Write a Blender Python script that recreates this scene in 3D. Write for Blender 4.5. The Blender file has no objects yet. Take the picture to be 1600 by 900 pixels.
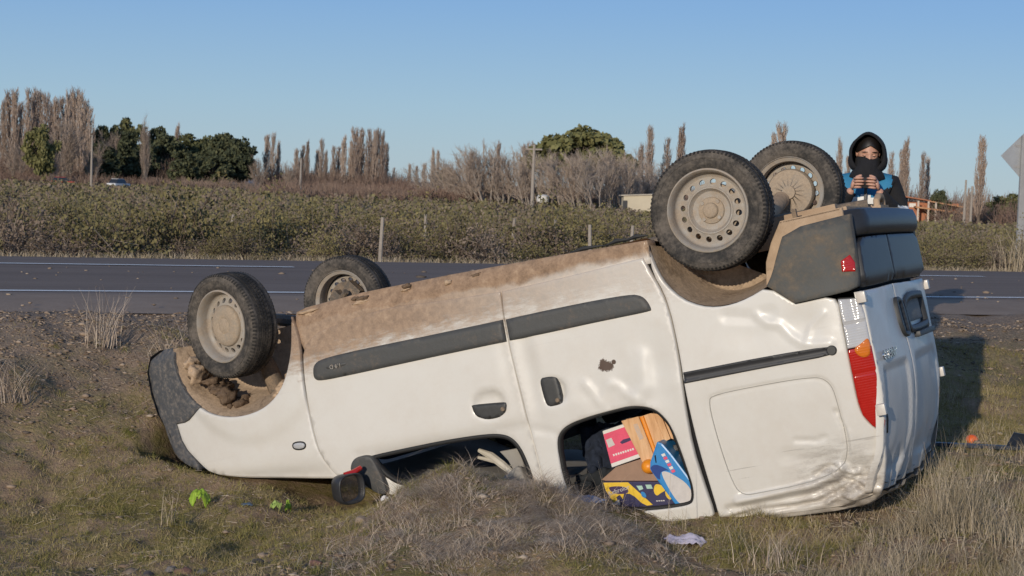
import bpy, bmesh, math, random
import numpy as np
from mathutils import Vector, Matrix, noise as mnoise
from mathutils.geometry import delaunay_2d_cdt
random.seed(7); RNG = np.random.default_rng(7)
scene = bpy.context.scene
COL = scene.collection
rad = math.radians

# ------------------------------------------------------------------ camera, sky, sun, exposure
cam_d = bpy.data.cameras.new("camera"); cam = bpy.data.objects.new("camera", cam_d); COL.objects.link(cam)
cam_d.sensor_width = 36.0; cam_d.lens = 57.83; cam_d.clip_start = 0.1; cam_d.clip_end = 9000
cam.matrix_world = Matrix.Translation((0, 0, 1.5)) @ Matrix.Rotation(rad(90 - 3.34), 4, 'X') @ Matrix.Rotation(rad(2.0), 4, 'Z')
cam_d.dof.use_dof = True; cam_d.dof.focus_distance = 7.9; cam_d.dof.aperture_fstop = 11.0
scene.camera = cam
SUN_EL, SUN_AZ = rad(12.8), rad(201.5)          # azimuth clockwise from +Y: low, behind the camera and to its left
world = bpy.data.worlds.new("World"); scene.world = world; world.use_nodes = True
wn = world.node_tree.nodes; wl = world.node_tree.links
bg = wn["Background"]; sky = wn.new("ShaderNodeTexSky"); sky.sky_type = 'NISHITA'; sky.sun_disc = False
sky.sun_elevation = SUN_EL; sky.sun_rotation = SUN_AZ; sky.altitude = 300; sky.air_density = 1.0; sky.dust_density = 0.35; sky.ozone_density = 2.2
# clear-air gradient over height, the same all round, blended with the physical sky
tc = wn.new("ShaderNodeTexCoord"); sx = wn.new("ShaderNodeSeparateXYZ"); wl.new(tc.outputs['Generated'], sx.inputs[0])
rp = wn.new("ShaderNodeValToRGB"); wl.new(sx.outputs[2], rp.inputs[0]); el = rp.color_ramp.elements
stops = [(0.0, (2.62, 3.62, 4.40)), (.05, (2.12, 3.38, 4.75)), (.11, (1.42, 2.74, 4.95)), (.18, (.95, 2.18, 4.95)), (.42, (.90, 1.65, 3.3)), (1.0, (.66, 1.12, 2.15))]
while len(el) < len(stops): el.new(.5)
for i, (p, c) in enumerate(stops): el[i].position = p; el[i].color = (*c, 1)
mx = wn.new("ShaderNodeMix"); mx.data_type = 'RGBA'; mx.inputs[0].default_value = .85
wl.new(sky.outputs[0], mx.inputs[6]); wl.new(rp.outputs[0], mx.inputs[7])
wl.new(mx.outputs[2], bg.inputs[0]); bg.inputs[1].default_value = 0.133
sun_d = bpy.data.lights.new("sun", 'SUN'); sun_d.energy = 3.0; sun_d.angle = rad(0.5); sun_d.color = (1.0, 0.89, 0.74)
sun = bpy.data.objects.new("sun", sun_d); COL.objects.link(sun)
sdir = Vector((math.sin(SUN_AZ) * math.cos(SUN_EL), math.cos(SUN_AZ) * math.cos(SUN_EL), math.sin(SUN_EL)))
sun.rotation_euler = sdir.to_track_quat('Z', 'Y').to_euler()
scene.view_settings.view_transform = 'Standard'; scene.view_settings.look = 'None'
scene.view_settings.exposure = 0.0; scene.view_settings.gamma = 1.0
scene.render.resolution_x = 1024; scene.render.resolution_y = 576

# ------------------------------------------------------------------ helpers
def tag(o, label=None, cat=None, group=None, kind=None):
    if label: o['label'] = label
    if cat: o['category'] = cat
    if group: o['group'] = group
    if kind: o['kind'] = kind
    return o
def empty(name, M, label=None, cat=None, group=None):
    o = bpy.data.objects.new(name, None); COL.objects.link(o); o.empty_display_size = 0.1
    o.matrix_world = M if isinstance(M, Matrix) else Matrix.Translation(M)
    return tag(o, label, cat, group)
def link(name, me, parent=None, loc=None):
    o = bpy.data.objects.new(name, me); COL.objects.link(o)
    if parent is not None: o.parent = parent
    if loc is not None: o.location = loc
    return o
def mesh(name, V, F, mat, smooth=True):
    me = bpy.data.meshes.new(name); me.from_pydata([tuple(v) for v in V], [], F)
    for m in (mat if isinstance(mat, (list, tuple)) else [mat]): me.materials.append(m)
    if smooth: me.polygons.foreach_set('use_smooth', [True] * len(me.polygons))
    me.update(); return me
def add(name, V, F, mat, parent=None, smooth=True, loc=None):
    return link(name, mesh(name, V, F, mat, smooth), parent, loc)
def npmesh(name, V, quads=None, tris=None, mat=None, smooth=False):
    me = bpy.data.meshes.new(name)
    nq = 0 if quads is None else len(quads); nt = 0 if tris is None else len(tris)
    me.vertices.add(len(V)); me.vertices.foreach_set('co', np.asarray(V, np.float32).ravel())
    idx = np.concatenate([a.ravel() for a in ([quads] if nq else []) + ([tris] if nt else [])]).astype(np.int32)
    me.loops.add(len(idx)); me.loops.foreach_set('vertex_index', idx)
    me.polygons.add(nq + nt)
    st = np.concatenate([np.arange(nq) * 4, nq * 4 + np.arange(nt) * 3]).astype(np.int32)
    me.polygons.foreach_set('loop_start', st)
    try: me.polygons.foreach_set('loop_total', np.concatenate([np.full(nq, 4), np.full(nt, 3)]).astype(np.int32))
    except Exception: pass
    if smooth: me.polygons.foreach_set('use_smooth', np.ones(nq + nt, bool))
    if mat: me.materials.append(mat)
    me.update(calc_edges=True); me.validate(); return me
class MB:
    def __init__(s): s.V = []; s.F = []
    def put(s, V, F):
        n = len(s.V); s.V += [Vector(v) for v in V]; s.F += [tuple(i + n for i in f) for f in F]; return s
    def box(s, a, b, M=None):
        V = [Vector((x, y, z)) for x in (a[0], b[0]) for y in (a[1], b[1]) for z in (a[2], b[2])]
        if M is not None: V = [M @ v for v in V]
        return s.put(V, [(0, 1, 3, 2), (4, 6, 7, 5), (0, 4, 5, 1), (2, 3, 7, 6), (0, 2, 6, 4), (1, 5, 7, 3)])
    def tube(s, pts, rs, seg=8, cap=True):
        pts = [Vector(p) for p in pts]; n = len(pts)
        if not hasattr(rs, '__len__'): rs = [rs] * n
        V = []; F = []
        prev = None
        for i, p in enumerate(pts):
            t = (pts[min(i + 1, n - 1)] - pts[max(i - 1, 0)])
            if t.length < 1e-9: t = Vector((0, 0, 1))
            t.normalize()
            if prev is None:
                a = t.orthogonal().normalized()
            else:
                a = (prev - t * prev.dot(t))
                a = a.normalized() if a.length > 1e-6 else t.orthogonal().normalized()
            prev = a; b = t.cross(a)
            for k in range(seg):
                w = 2 * math.pi * k / seg; V.append(p + (a * math.cos(w) + b * math.sin(w)) * rs[i])
        for i in range(n - 1):
            for k in range(seg):
                F.append((i * seg + k, i * seg + (k + 1) % seg, (i + 1) * seg + (k + 1) % seg, (i + 1) * seg + k))
        if cap: F.append(tuple(range(seg - 1, -1, -1))); F.append(tuple((n - 1) * seg + k for k in range(seg)))
        return s.put(V, F)
    def lathe(s, prof, seg=48, M=None, close=False):
        V = []; F = []; n = len(prof)
        for k in range(seg):
            w = 2 * math.pi * k / seg
            for r, h in prof: V.append(Vector((r * math.cos(w), h, r * math.sin(w))))
        for k in range(seg):
            for i in range(n if close else n - 1):
                j = (i + 1) % n; F.append((k * n + i, k * n + j, ((k + 1) % seg) * n + j, ((k + 1) % seg) * n + i))
        if M is not None: V = [M @ v for v in V]
        return s.put(V, F)
    def ball(s, c, r, seg=12, rings=8, M=None):
        r = Vector(r) if hasattr(r, '__len__') else Vector((r, r, r)); V = []; F = []
        for i in range(rings + 1):
            a = math.pi * i / rings
            for k in range(seg):
                w = 2 * math.pi * k / seg
                p = Vector((r.x * math.sin(a) * math.cos(w), r.y * math.sin(a) * math.sin(w), r.z * math.cos(a)))
                V.append((M @ p if M is not None else p) + Vector(c))
        for i in range(rings):
            for k in range(seg): F.append((i * seg + k, (i + 1) * seg + k, (i + 1) * seg + (k + 1) % seg, i * seg + (k + 1) % seg))
        return s.put(V, F)
    def build(s, name, mat, parent=None, smooth=True, bevel=0, loc=None):
        me = mesh(name, s.V, s.F, mat, smooth)
        bm = bmesh.new(); bm.from_mesh(me)
        bmesh.ops.remove_doubles(bm, verts=bm.verts, dist=1e-6)
        if bevel: bmesh.ops.bevel(bm, geom=[e for e in bm.edges], offset=bevel, segments=2, profile=.6, affect='EDGES', clamp_overlap=True)
        bmesh.ops.recalc_face_normals(bm, faces=bm.faces)
        if smooth:
            for f in bm.faces: f.smooth = True
            for e in bm.edges:
                if len(e.link_faces) == 2 and e.calc_face_angle(0) > rad(42): e.smooth = False
        bm.to_mesh(me); bm.free(); me.update()
        return link(name, me, parent, loc)

def copy_tree(o, parent=None):
    c = o.copy(); COL.objects.link(c)
    if parent is not None: c.parent = parent
    for ch in list(o.children): copy_tree(ch, c)
    return c

# ---- node materials
def nmat(name):
    m = bpy.data.materials.new(name); m.use_nodes = True; nt = m.node_tree; b = nt.nodes["Principled BSDF"]; return m, nt, b
class NG:
    def __init__(s, nt): s.nt = nt; s.co = None
    def n(s, t, **k):
        x = s.nt.nodes.new(t)
        for a, b in k.items(): setattr(x, a, b)
        return x
    def l(s, a, b): s.nt.links.new(a, b)
    def obj(s):
        if s.co is None: s.co = s.n('ShaderNodeTexCoord').outputs['Object']
        return s.co
    def noise(s, scale, detail=4, rough=.6, vec=None, dist=0):
        x = s.n('ShaderNodeTexNoise'); x.inputs['Scale'].default_value = scale; x.inputs['Detail'].default_value = detail
        x.inputs['Roughness'].default_value = rough; x.inputs['Distortion'].default_value = dist
        s.l(vec if vec is not None else s.obj(), x.inputs['Vector']); return x.outputs['Fac']
    def math(s, op, a, b=None, c=None, clamp=False):
        x = s.n('ShaderNodeMath', operation=op, use_clamp=clamp)
        for i, v in enumerate((a, b, c)):
            if v is None: continue
            if isinstance(v, (int, float)): x.inputs[i].default_value = v
            else: s.l(v, x.inputs[i])
        return x.outputs[0]
    def step(s, v, a, b, lo=0., hi=1.):
        x = s.n('ShaderNodeMapRange', interpolation_type='SMOOTHSTEP'); s.l(v, x.inputs[0])
        for i, q in enumerate((a, b, lo, hi)): x.inputs[i + 1].default_value = q
        return x.outputs[0]
    def mix(s, f, a, b):
        x = s.n('ShaderNodeMix', data_type='RGBA')
        for i, v in ((0, f), (6, a), (7, b)):
            if isinstance(v, (int, float)): x.inputs[i].default_value = v
            elif isinstance(v, (tuple, list)): x.inputs[i].default_value = (*v, 1)
            else: s.l(v, x.inputs[i])
        return x.outputs[2]
    def ramp(s, v, stops):
        x = s.n('ShaderNodeValToRGB'); s.l(v, x.inputs[0]); e = x.color_ramp.elements
        while len(e) < len(stops): e.new(.5)
        for i, (p, c) in enumerate(stops): e[i].position = p; e[i].color = (*c, 1)
        return x.outputs[0]
    def bump(s, h, b, strength=.3, dist=.01):
        x = s.n('ShaderNodeBump'); x.inputs['Strength'].default_value = strength; x.inputs['Distance'].default_value = dist
        s.l(h, x.inputs['Height']); s.l(x.outputs[0], b.inputs['Normal'])
def simple(name, c1, c2=None, scale=8, rough=.7, metal=0, bump=0, bscale=None, bdist=.004, spec=.5, coat=0):
    m, nt, b = nmat(name); g = NG(nt)
    c2 = c2 or tuple(v * .75 for v in c1)
    f = g.noise(scale, 5, .65); g.l(g.ramp(f, [(.3, c2), (.7, c1)]), b.inputs['Base Color'])
    b.inputs['Roughness'].default_value = rough; b.inputs['Metallic'].default_value = metal
    b.inputs['Specular IOR Level'].default_value = spec; b.inputs['Coat Weight'].default_value = coat
    if bump: g.bump(g.noise(bscale or scale * 5, 4), b, bump, bdist)
    return m
def island(name, stops, rough=.85, spec=.15, patch=None, trans=0):
    """colour varies from leaf to leaf and, with patch, from patch to patch"""
    m, nt, b = nmat(name); g = NG(nt)
    r = g.n('ShaderNodeNewGeometry').outputs['Random Per Island']
    if patch: r = g.math('ADD', g.math('MULTIPLY', r, .55), g.math('MULTIPLY', g.step(g.noise(patch, 3), .3, .7), .45))
    c = g.ramp(r, stops); g.l(c, b.inputs['Base Color'])
    b.inputs['Roughness'].default_value = rough; b.inputs['Specular IOR Level'].default_value = spec
    return m

MUD = (.31, .215, .14); MUD_D = (.17, .115, .075)
def mud_mat(name, base, c_mud=MUD, cover=.5, rough=.6, scale=9, spec=.4, bump=.3):
    """base colour under patchy dried mud and dust"""
    m, nt, b = nmat(name); g = NG(nt)
    f = g.noise(scale, 6, .7); f2 = g.noise(scale * 9, 4, .7)
    mk = g.step(g.math('ADD', f, g.math('MULTIPLY', g.math('SUBTRACT', f2, .5), .35)), 1 - cover - .18, 1 - cover + .18)
    mc = g.ramp(f2, [(.3, tuple(v * .7 for v in c_mud)), (.7, c_mud)])
    g.l(g.mix(mk, base, mc), b.inputs['Base Color'])
    g.l(g.math('ADD', g.math('MULTIPLY', mk, .9 - rough), rough), b.inputs['Roughness']); b.inputs['Specular IOR Level'].default_value = spec
    if bump: g.bump(g.noise(scale * 6, 5, .7), b, bump, .006)
    return m
def paint_mat():
    m, nt, b = nmat('white_paint'); g = NG(nt)
    sp = g.n('ShaderNodeSeparateXYZ'); g.l(g.obj(), sp.inputs[0]); X, Y, Z = sp.outputs
    n1 = g.noise(3.2, 6, .7); n2 = g.noise(26, 5, .75); n3 = g.noise(110, 3, .7)
    mp = g.n('ShaderNodeMapping'); mp.inputs['Scale'].default_value = (2.0, 2.0, 9.0); mp.inputs['Rotation'].default_value = (0, rad(18), 0); g.l(g.obj(), mp.inputs[0])
    n4 = g.noise(5, 6, .75, mp.outputs[0])
    # dried mud thrown up from the sill, heavier towards the front wheel
    k = g.step(X, .1, 1.7, .30, 1.0)
    h = g.math('DIVIDE', g.math('SUBTRACT', .60, Z), .17)
    h = g.math('ADD', h, g.math('MULTIPLY', g.math('SUBTRACT', n1, .5), 1.3)); h = g.math('ADD', h, g.math('MULTIPLY', g.math('SUBTRACT', n4, .5), 1.6))
    h = g.math('ADD', h, g.math('MULTIPLY', g.math('SUBTRACT', n2, .5), .7))
    side = g.step(X, 2.42, 2.2, 0, 1)
    rear = g.step(X, -.1, .2, 0, 1)
    mud = g.math('MULTIPLY', g.math('MULTIPLY', g.step(h, .05, 1.0), k), g.math('MULTIPLY', side, rear), clamp=True)
    mud = g.math('MAXIMUM', g.math('MULTIPLY', mud, .93), g.math('MULTIPLY', g.math('MULTIPLY', side, rear), g.step(g.math('ADD', Z, g.math('MULTIPLY', g.math('SUBTRACT', n1, .5), .14)), .385, .32)))
    # scuffs on the crushed corner
    vd = g.n('ShaderNodeVectorMath', operation='DISTANCE'); g.l(g.obj(), vd.inputs[0]); vd.inputs[1].default_value = (-.33, -.73, 1.53)
    sc = g.math('MULTIPLY', g.step(vd.outputs['Value'], .30, .05, 0, .55), g.step(g.math('ADD', n4, g.math('MULTIPLY', n3, .25)), .52, .78))
    # bare chip of rust above the window
    vr = g.n('ShaderNodeVectorMath', operation='DISTANCE'); g.l(g.obj(), vr.inputs[0]); vr.inputs[1].default_value = (.607, -.80, .812)
    rust = g.step(g.math('ADD', vr.outputs['Value'], g.math('MULTIPLY', g.math('SUBTRACT', n2, .5), .09)), .034, .027)
    vr2 = g.n('ShaderNodeVectorMath', operation='DISTANCE'); g.l(g.obj(), vr2.inputs[0]); vr2.inputs[1].default_value = (.565, -.80, .802)
    rust = g.math('MAXIMUM', rust, g.step(vr2.outputs['Value'], .013, .009))
    dust = g.math('MULTIPLY', g.step(g.math('ADD', n1, g.math('MULTIPLY', n2, .3)), .45, .95), .32)
    speck = g.math('MULTIPLY', g.step(n3, .68, .78), .35)
    c = g.mix(dust, (.68, .66, .615), (.52, .455, .38)); c = g.mix(speck, c, (.42, .34, .27))
    mp2 = g.n('ShaderNodeMapping'); mp2.inputs['Scale'].default_value = (1.6, 1.6, 46.0); mp2.inputs['Rotation'].default_value = (0, rad(-11), 0); g.l(g.obj(), mp2.inputs[0])
    scr = g.math('MULTIPLY', g.step(g.noise(1.0, 3, .6, mp2.outputs[0]), .665, .70), g.math('MULTIPLY', g.step(Z, 1.15, 1.5, .05, .75), g.step(n1, .40, .58)))
    low = g.math('MULTIPLY', g.math('MULTIPLY', g.step(Z, 1.38, 1.64), g.step(X, .30, .05)), g.step(g.math('ADD', n1, g.math('MULTIPLY', n4, .5)), .45, .95, .15, .75))
    c = g.mix(low, c, (.40, .34, .275)); c = g.mix(scr, c, (.22, .20, .185)); c = g.mix(sc, c, (.16, .125, .10)); c = g.mix(mud, c, g.ramp(n2, [(.3, (.20, .132, .085)), (.55, (.34, .228, .148)), (.75, (.45, .32, .215))])); c = g.mix(rust, c, (.085, .052, .036))
    g.l(c, b.inputs['Base Color'])
    rr = g.math('MAXIMUM', g.math('MAXIMUM', mud, sc), dust)
    g.l(g.math('ADD', g.math('MULTIPLY', rr, .55), .34), b.inputs['Roughness'])
    b.inputs['Coat Weight'].default_value = .10; b.inputs['Coat Roughness'].default_value = .15
    g.bump(g.math('ADD', g.math('MULTIPLY', mud, n2), g.math('MULTIPLY', n1, .06)), b, .35, .012)
    return m
M = {}
M['paint'] = paint_mat()
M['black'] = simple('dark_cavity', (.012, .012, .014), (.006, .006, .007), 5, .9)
M['seal'] = simple('rubber_seal', (.018, .018, .018), None, 20, .65)
M['trim'] = mud_mat('grey_trim_plastic', (.07, .071, .070), (.22, .165, .12), .30, .55, 6)
M['bumper'] = mud_mat('grey_bumper_plastic', (.075, .077, .073), (.21, .16, .11), .40, .62, 5)
M['bumper_front'] = mud_mat('front_bumper_plastic', (.075, .078, .084), (.27, .235, .20), .40, .6, 38)
M['arch_mud'] = mud_mat('arch_mud', (.20, .145, .10), (.52, .385, .265), .62, .9, 6, .1, .7)
M['clad'] = simple('black_cladding', (.035, .036, .040), (.025, .025, .027), 12, .42)
M['mud'] = simple('dried_mud', (.52, .385, .265), (.36, .255, .17), 6, .95, bump=.5, bscale=30, bdist=.01, spec=.1)
M['mud_dark'] = simple('dark_mud', (.20, .14, .095), (.10, .07, .05), 14, .95, bump=.8, bscale=40, bdist=.012, spec=.1)
M['tyre'] = mud_mat('tyre_rubber', (.034, .033, .032), (.165, .142, .12), .50, .8, 7, .2)
M['tread'] = mud_mat('tyre_tread', (.028, .027, .026), (.13, .112, .094), .40, .85, 10, .2)
M['rim'] = mud_mat('dusty_steel', (.36, .335, .30), (.40, .325, .25), .5, .5, 9)
M['hub'] = mud_mat('muddy_hub', (.30, .26, .21), (.44, .345, .25), .6, .6, 11)
M['steel_dark'] = mud_mat('dirty_steel', (.10, .085, .07), (.30, .22, .15), .5, .6, 14)
M['chrome'] = simple('chrome', (.75, .75, .76), (.6, .6, .6), 20, .15, 1)
M['handle'] = simple('handle_plastic', (.045, .046, .046), (.03, .03, .03), 30, .5)
M['fabric_navy'] = simple('navy_fabric', (.018, .028, .055), (.008, .012, .022), 9, .9, bump=.4, bscale=20, bdist=.02)
M['seat'] = simple('seat_fabric', (.03, .032, .036), (.018, .018, .02), 30, .95)
M['liner_grey'] = simple('headliner_grey', (.34, .32, .29), (.26, .24, .21), 5, .9)
M['cream'] = simple('cream_plastic', (.62, .57, .47), (.48, .43, .35), 8, .6)
def lens_mat(name, c, rough=.12, tr=.35):
    m, nt, b = nmat(name); g = NG(nt); w = g.n('ShaderNodeTexWave'); w.bands_direction = 'Z'; w.inputs['Scale'].default_value = 28; g.l(g.obj(), w.inputs[0])
    g.l(g.mix(g.noise(12, 3), c, tuple(v * .72 for v in c)), b.inputs['Base Color']); b.inputs['Roughness'].default_value = rough
    b.inputs['Coat Weight'].default_value = .6; b.inputs['Coat Roughness'].default_value = .04; g.bump(w.outputs['Fac'], b, .25, .002)
    return m
M['red_lens'] = lens_mat('red_lens', (.50, .018, .012)); M['orange_lens'] = lens_mat('orange_lens', (.75, .20, .02)); M['clear_lens'] = lens_mat('clear_lens', (.55, .55, .56))

# ------------------------------------------------------------------ the lie of the land
def sstep(a, b, x):
    t = np.clip((np.asarray(x, float) - a) / (b - a), 0, 1); return t * t * (3 - 2 * t)
_tab = np.random.default_rng(3).random((256, 256))
def vnoise(x, y, s, o=0):
    x = np.asarray(x, float) / s + 31.7 * (o + 1); y = np.asarray(y, float) / s + 17.3 * (o + 1)
    xi = np.floor(x).astype(int); yi = np.floor(y).astype(int); fx = x - xi; fy = y - yi
    fx = fx * fx * (3 - 2 * fx); fy = fy * fy * (3 - 2 * fy)
    g = lambda a, b: _tab[a & 255, b & 255]
    return (g(xi, yi) * (1 - fx) + g(xi + 1, yi) * fx) * (1 - fy) + (g(xi, yi + 1) * (1 - fx) + g(xi + 1, yi + 1) * fx) * fy
RC, RS = math.cos(rad(24.2)), math.sin(rad(24.2))      # the road runs away to the right
def road_v(x, y): return np.asarray(y) * RC - np.asarray(x) * RS
def uv_xy(u, v): return u * RC - v * RS, u * RS + v * RC
V_EDGE, V_LINE, V_DASH, V_FAR = 10.75, 12.13, 15.64, 19.3
def road_z(v): return .66 + .012 * sstep(12, 15, v) - .105 * np.clip((np.asarray(v, float) - 15.8) / 3.4, 0, 1.2)
def ground(x, y, rough=True):
    x = np.asarray(x, float); y = np.asarray(y, float); v = road_v(x, y)
    near = .085 * np.clip(x, -2.2, 0) + .035 * np.clip(x, 0, 2.5) + .01 + .06 * sstep(7.2, 8.4, y) * sstep(.3, 1.5, x)
    s = sstep(7.9, 10.5, v)
    z = near * (1 - s) + .635 * s
    z = np.where(v > V_EDGE, np.minimum(.635 + .02 * (v - V_EDGE), .66), z)
    z = np.where(v > 12, road_z(v) - .012, z)
    f = sstep(19.4, 22.5, v); z = z * (1 - f) + .2 * f
    z = z - .9 * sstep(12, 40, x) * sstep(45, 150, y)
    far = sstep(40, 90, v); z = z + far * (vnoise(x, y, 26) - .5) * .35
    # bank of earth and dead grass heaped against the van
    m = .24 * np.exp(-((x + .30) / .30) ** 2 - ((y - 7.22) / .42) ** 2) + .150 * np.exp(-((x - .10) / .34) ** 2 - ((y - 7.2) / .45) ** 2) + .03 * np.exp(-((x - .45) / .2) ** 2 - ((y - 7.0) / .35) ** 2)
    m = m + .07 * np.exp(-((x - .2) / .5) ** 2 - ((y - 6.5) / .4) ** 2)
    m = m + .07 * np.exp(-((x - 1.75) / .30) ** 2 - ((y - 6.75) / .25) ** 2)
    z = z + m
    if rough:
        w = (1 - sstep(10.3, 10.8, v)) + sstep(19.3, 20, v)
        z = z + w * ((vnoise(x, y, .55, 1) - .5) * .085 + (vnoise(x, y, .19, 2) - .5) * .065 + (vnoise(x, y, .08, 3) - .5) * .034)
        c = np.clip(vnoise(x, y, .9, 4) - .5, 0, 1); z = z + w * c * (vnoise(x, y, .05, 5) - .5) * .05
    # the hollow the van lies in: earth pressed down under the roof
    dx = x - 1.10874; dy = y - 8.08089
    xv = -.917 * dx + .399 * dy - .36; xv = xv / 1.0
    yv = .398 * dx + .917 * dy
    xv = (-.88717 * dx + .385492 * dy) / (.88717 ** 2 + .385492 ** 2) * 1.0 - .27 * 1.0
    zt = np.interp(xv, [-.6, -.3, .26, .49, .9, 1.05, 1.45, 1.85, 2.09, 2.93], [1.62, 1.66, 1.64, 1.61, 1.52, 1.46, 1.35, 1.28, 1.15, .99])
    zr = 1.66128 - .253625 * xv - .967301 * zt - .05
    ins = sstep(-.62, -.55, xv) * sstep(2.95, 2.85, xv) * sstep(-.72, -.62, yv) * sstep(.76, .70, yv)
    z = np.where(ins > 0, z * (1 - ins) + np.minimum(z, zr) * ins, z)
    return z
def gz(x, y): return float(ground(x, y))

def graded(lo, a, b, hi, step, g=1.09):
    c = list(np.arange(a, b, step)); s = step; p = c[-1]
    while p < hi: s *= g; p += s; c.append(p)
    s = step; p = a; pre = []
    while p > lo: s *= g; p -= s; pre.append(p)
    return np.array(pre[::-1] + c)
def ground_mat():
    m, nt, b = nmat('ground'); g = NG(nt)
    pos = g.n('ShaderNodeNewGeometry').outputs['Position']; sp = g.n('ShaderNodeSeparateXYZ'); g.l(pos, sp.inputs[0])
    v = g.math('SUBTRACT', g.math('MULTIPLY', sp.outputs[1], RC), g.math('MULTIPLY', sp.outputs[0], RS))
    a = g.noise(1.1, 5, .65, pos); c = g.noise(7, 6, .75, pos); d = g.noise(45, 4, .75, pos); e = g.noise(.35, 3, .5, pos)
    soil = g.ramp(c, [(.25, (.17, .115, .075)), (.5, (.345, .245, .165)), (.78, (.50, .37, .255))])
    moss = g.ramp(d, [(.3, (.14, .115, .042)), (.6, (.26, .215, .085)), (.8, (.38, .30, .15))])
    mk = g.step(g.math('ADD', g.math('MULTIPLY', a, .6), g.math('MULTIPLY', c, .5)), .49, .63)
    near = g.mix(mk, soil, moss)
    grav = g.ramp(d, [(.3, (.17, .125, .095)), (.55, (.30, .23, .175)), (.75, (.42, .33, .255))])
    near = g.mix(g.step(g.math('ADD', v, g.math('MULTIPLY', a, 1.6)), 9.6, 11.2), near, grav)
    far = g.ramp(g.math('ADD', g.math('MULTIPLY', e, .6), g.math('MULTIPLY', c, .4)), [(.3, (.20, .155, .11)), (.5, (.28, .22, .15)), (.7, (.20, .18, .085))])
    col = g.mix(g.step(v, 19.3, 20.5), near, far)
    g.l(col, b.inputs['Base Color']); b.inputs['Roughness'].default_value = .95; b.inputs['Specular IOR Level'].default_value = .1
    g.bump(g.math('ADD', g.math('MULTIPLY', c, .6), g.math('MULTIPLY', d, .5)), b, .9, .035)
    return m
gx = graded(-4500, -3.6, 3.9, 4500, .045); gy = graded(-120, 5.9, 10.9, 5000, .045)
XX, YY = np.meshgrid(gx, gy, indexing='ij'); ZZ = ground(XX, YY)
nx, ny = XX.shape; ii = (np.arange(nx - 1)[:, None] * ny + np.arange(ny - 1)[None, :])
quads = np.stack([ii, ii + ny, ii + ny + 1, ii + 1], -1).reshape(-1, 4)
tag(link('ground', npmesh('ground', np.stack([XX, YY, ZZ], -1).reshape(-1, 3), quads, None, ground_mat(), True)), kind='structure')

def asphalt_mat():
    m, nt, b = nmat('asphalt'); g = NG(nt); o = g.obj()
    sp = g.n('ShaderNodeSeparateXYZ'); g.l(o, sp.inputs[0])
    mp = g.n('ShaderNodeMapping'); mp.inputs['Scale'].default_value = (.12, 1.6, 1); g.l(o, mp.inputs[0])
    a = g.noise(1.5, 5, .6, mp.outputs[0]); c = g.noise(70, 3, .7, o); d = g.noise(2.5, 5, .7, o)
    col = g.ramp(g.math('ADD', g.math('MULTIPLY', a, .6), g.math('MULTIPLY', c, .4)), [(.3, (.185, .146, .122)), (.7, (.285, .228, .192))])
    sh = g.ramp(g.math('ADD', g.math('MULTIPLY', d, .6), g.math('MULTIPLY', c, .4)), [(.3, (.26, .195, .148)), (.7, (.39, .30, .235))])
    col = g.mix(g.step(g.math('ADD', sp.outputs[1], g.math('MULTIPLY', d, .5)), 12.25, 12.0), col, sh)
    g.l(col, b.inputs['Base Color']); b.inputs['Roughness'].default_value = .95; b.inputs['Specular IOR Level'].default_value = .04
    g.bump(c, b, .5, .006); return m
def strip(name, v0, v1, u0, u1, dz, mat, kind=None, nu=60, nv=12, wob=0, parent=None):
    """a sheet along the road, built in road coordinates and turned into place"""
    us = np.linspace(u0, u1, nu); vs = np.linspace(v0, v1, nv); V = []; F = []
    for i, u in enumerate(us):
        for j, v in enumerate(vs):
            vv = v
            if wob and j == 0: vv = v + wob * (float(vnoise(u, 0, .8, 6)) - .5) * 2 + wob * (float(vnoise(u, 0, .2, 7)) - .5)
            V.append((u, vv, float(road_z(vv)) + dz - (.035 if wob and j == 0 else 0)))
    for i in range(nu - 1):
        for j in range(nv - 1): F.append((i * nv + j, (i + 1) * nv + j, (i + 1) * nv + j + 1, i * nv + j + 1))
    o = add(name, V, F, mat); o.rotation_euler = (0, 0, rad(24.2))
    if kind: o['kind'] = kind
    return o
road = strip('road', V_EDGE - .15, V_FAR, -140, 420, .012, asphalt_mat(), 'structure', 1400, 14, .16)
lm = mud_mat('road_paint', (.82, .80, .76), (.30, .27, .25), .24, .7, 5, .3, 0)
def road_mark(name, v, w, u0, u1, parent, nu):
    o = strip(name, v - w / 2, v + w / 2, u0, u1, .017, lm, None, nu, 2); o.rotation_euler = (0, 0, 0); o.parent = parent; return o
road_mark('edge_line', V_LINE, .115, -140, 420, road, 300)
def u_of(x, y): return x * RC + y * RS
uL = u_of(-2.15, 16.18); uR = u_of(5.78, 19.37)
for k in range(-8, 16):
    if k == 0: a, b2 = uL - 4.5, uL
    elif k == 1: a, b2 = uR - 4.3, uR
    else: a = uR - 4.3 + (k - 1) * 8.6; b2 = a + 4.3
    road_mark('centre_line_dash', V_DASH, .115, a, b2, road, 10)
# low blue hills on the skyline
hm = simple('hill', (.20, .19, .20), (.14, .135, .14), .004, .95)
V = []; F = []; n = 240
for i in range(n):
    a = -1.2 + 2.4 * i / (n - 1); D = 3600
    h = 10 + 13 * float(vnoise(a * 10, 0, 1.3, 9)) + 6 * float(vnoise(a * 10, 0, .3, 10))
    for dd, hh in ((D, -12), (D + 350, h * .8), (D + 700, h), (D + 1200, -10)): V.append((math.sin(a) * dd, math.cos(a) * dd, hh))
for i in range(n - 1):
    for j in range(3): F.append((i * 4 + j, (i + 1) * 4 + j, (i + 1) * 4 + j + 1, i * 4 + j + 1))
tag(add('hills', V, F, hm), kind='structure')

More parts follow.
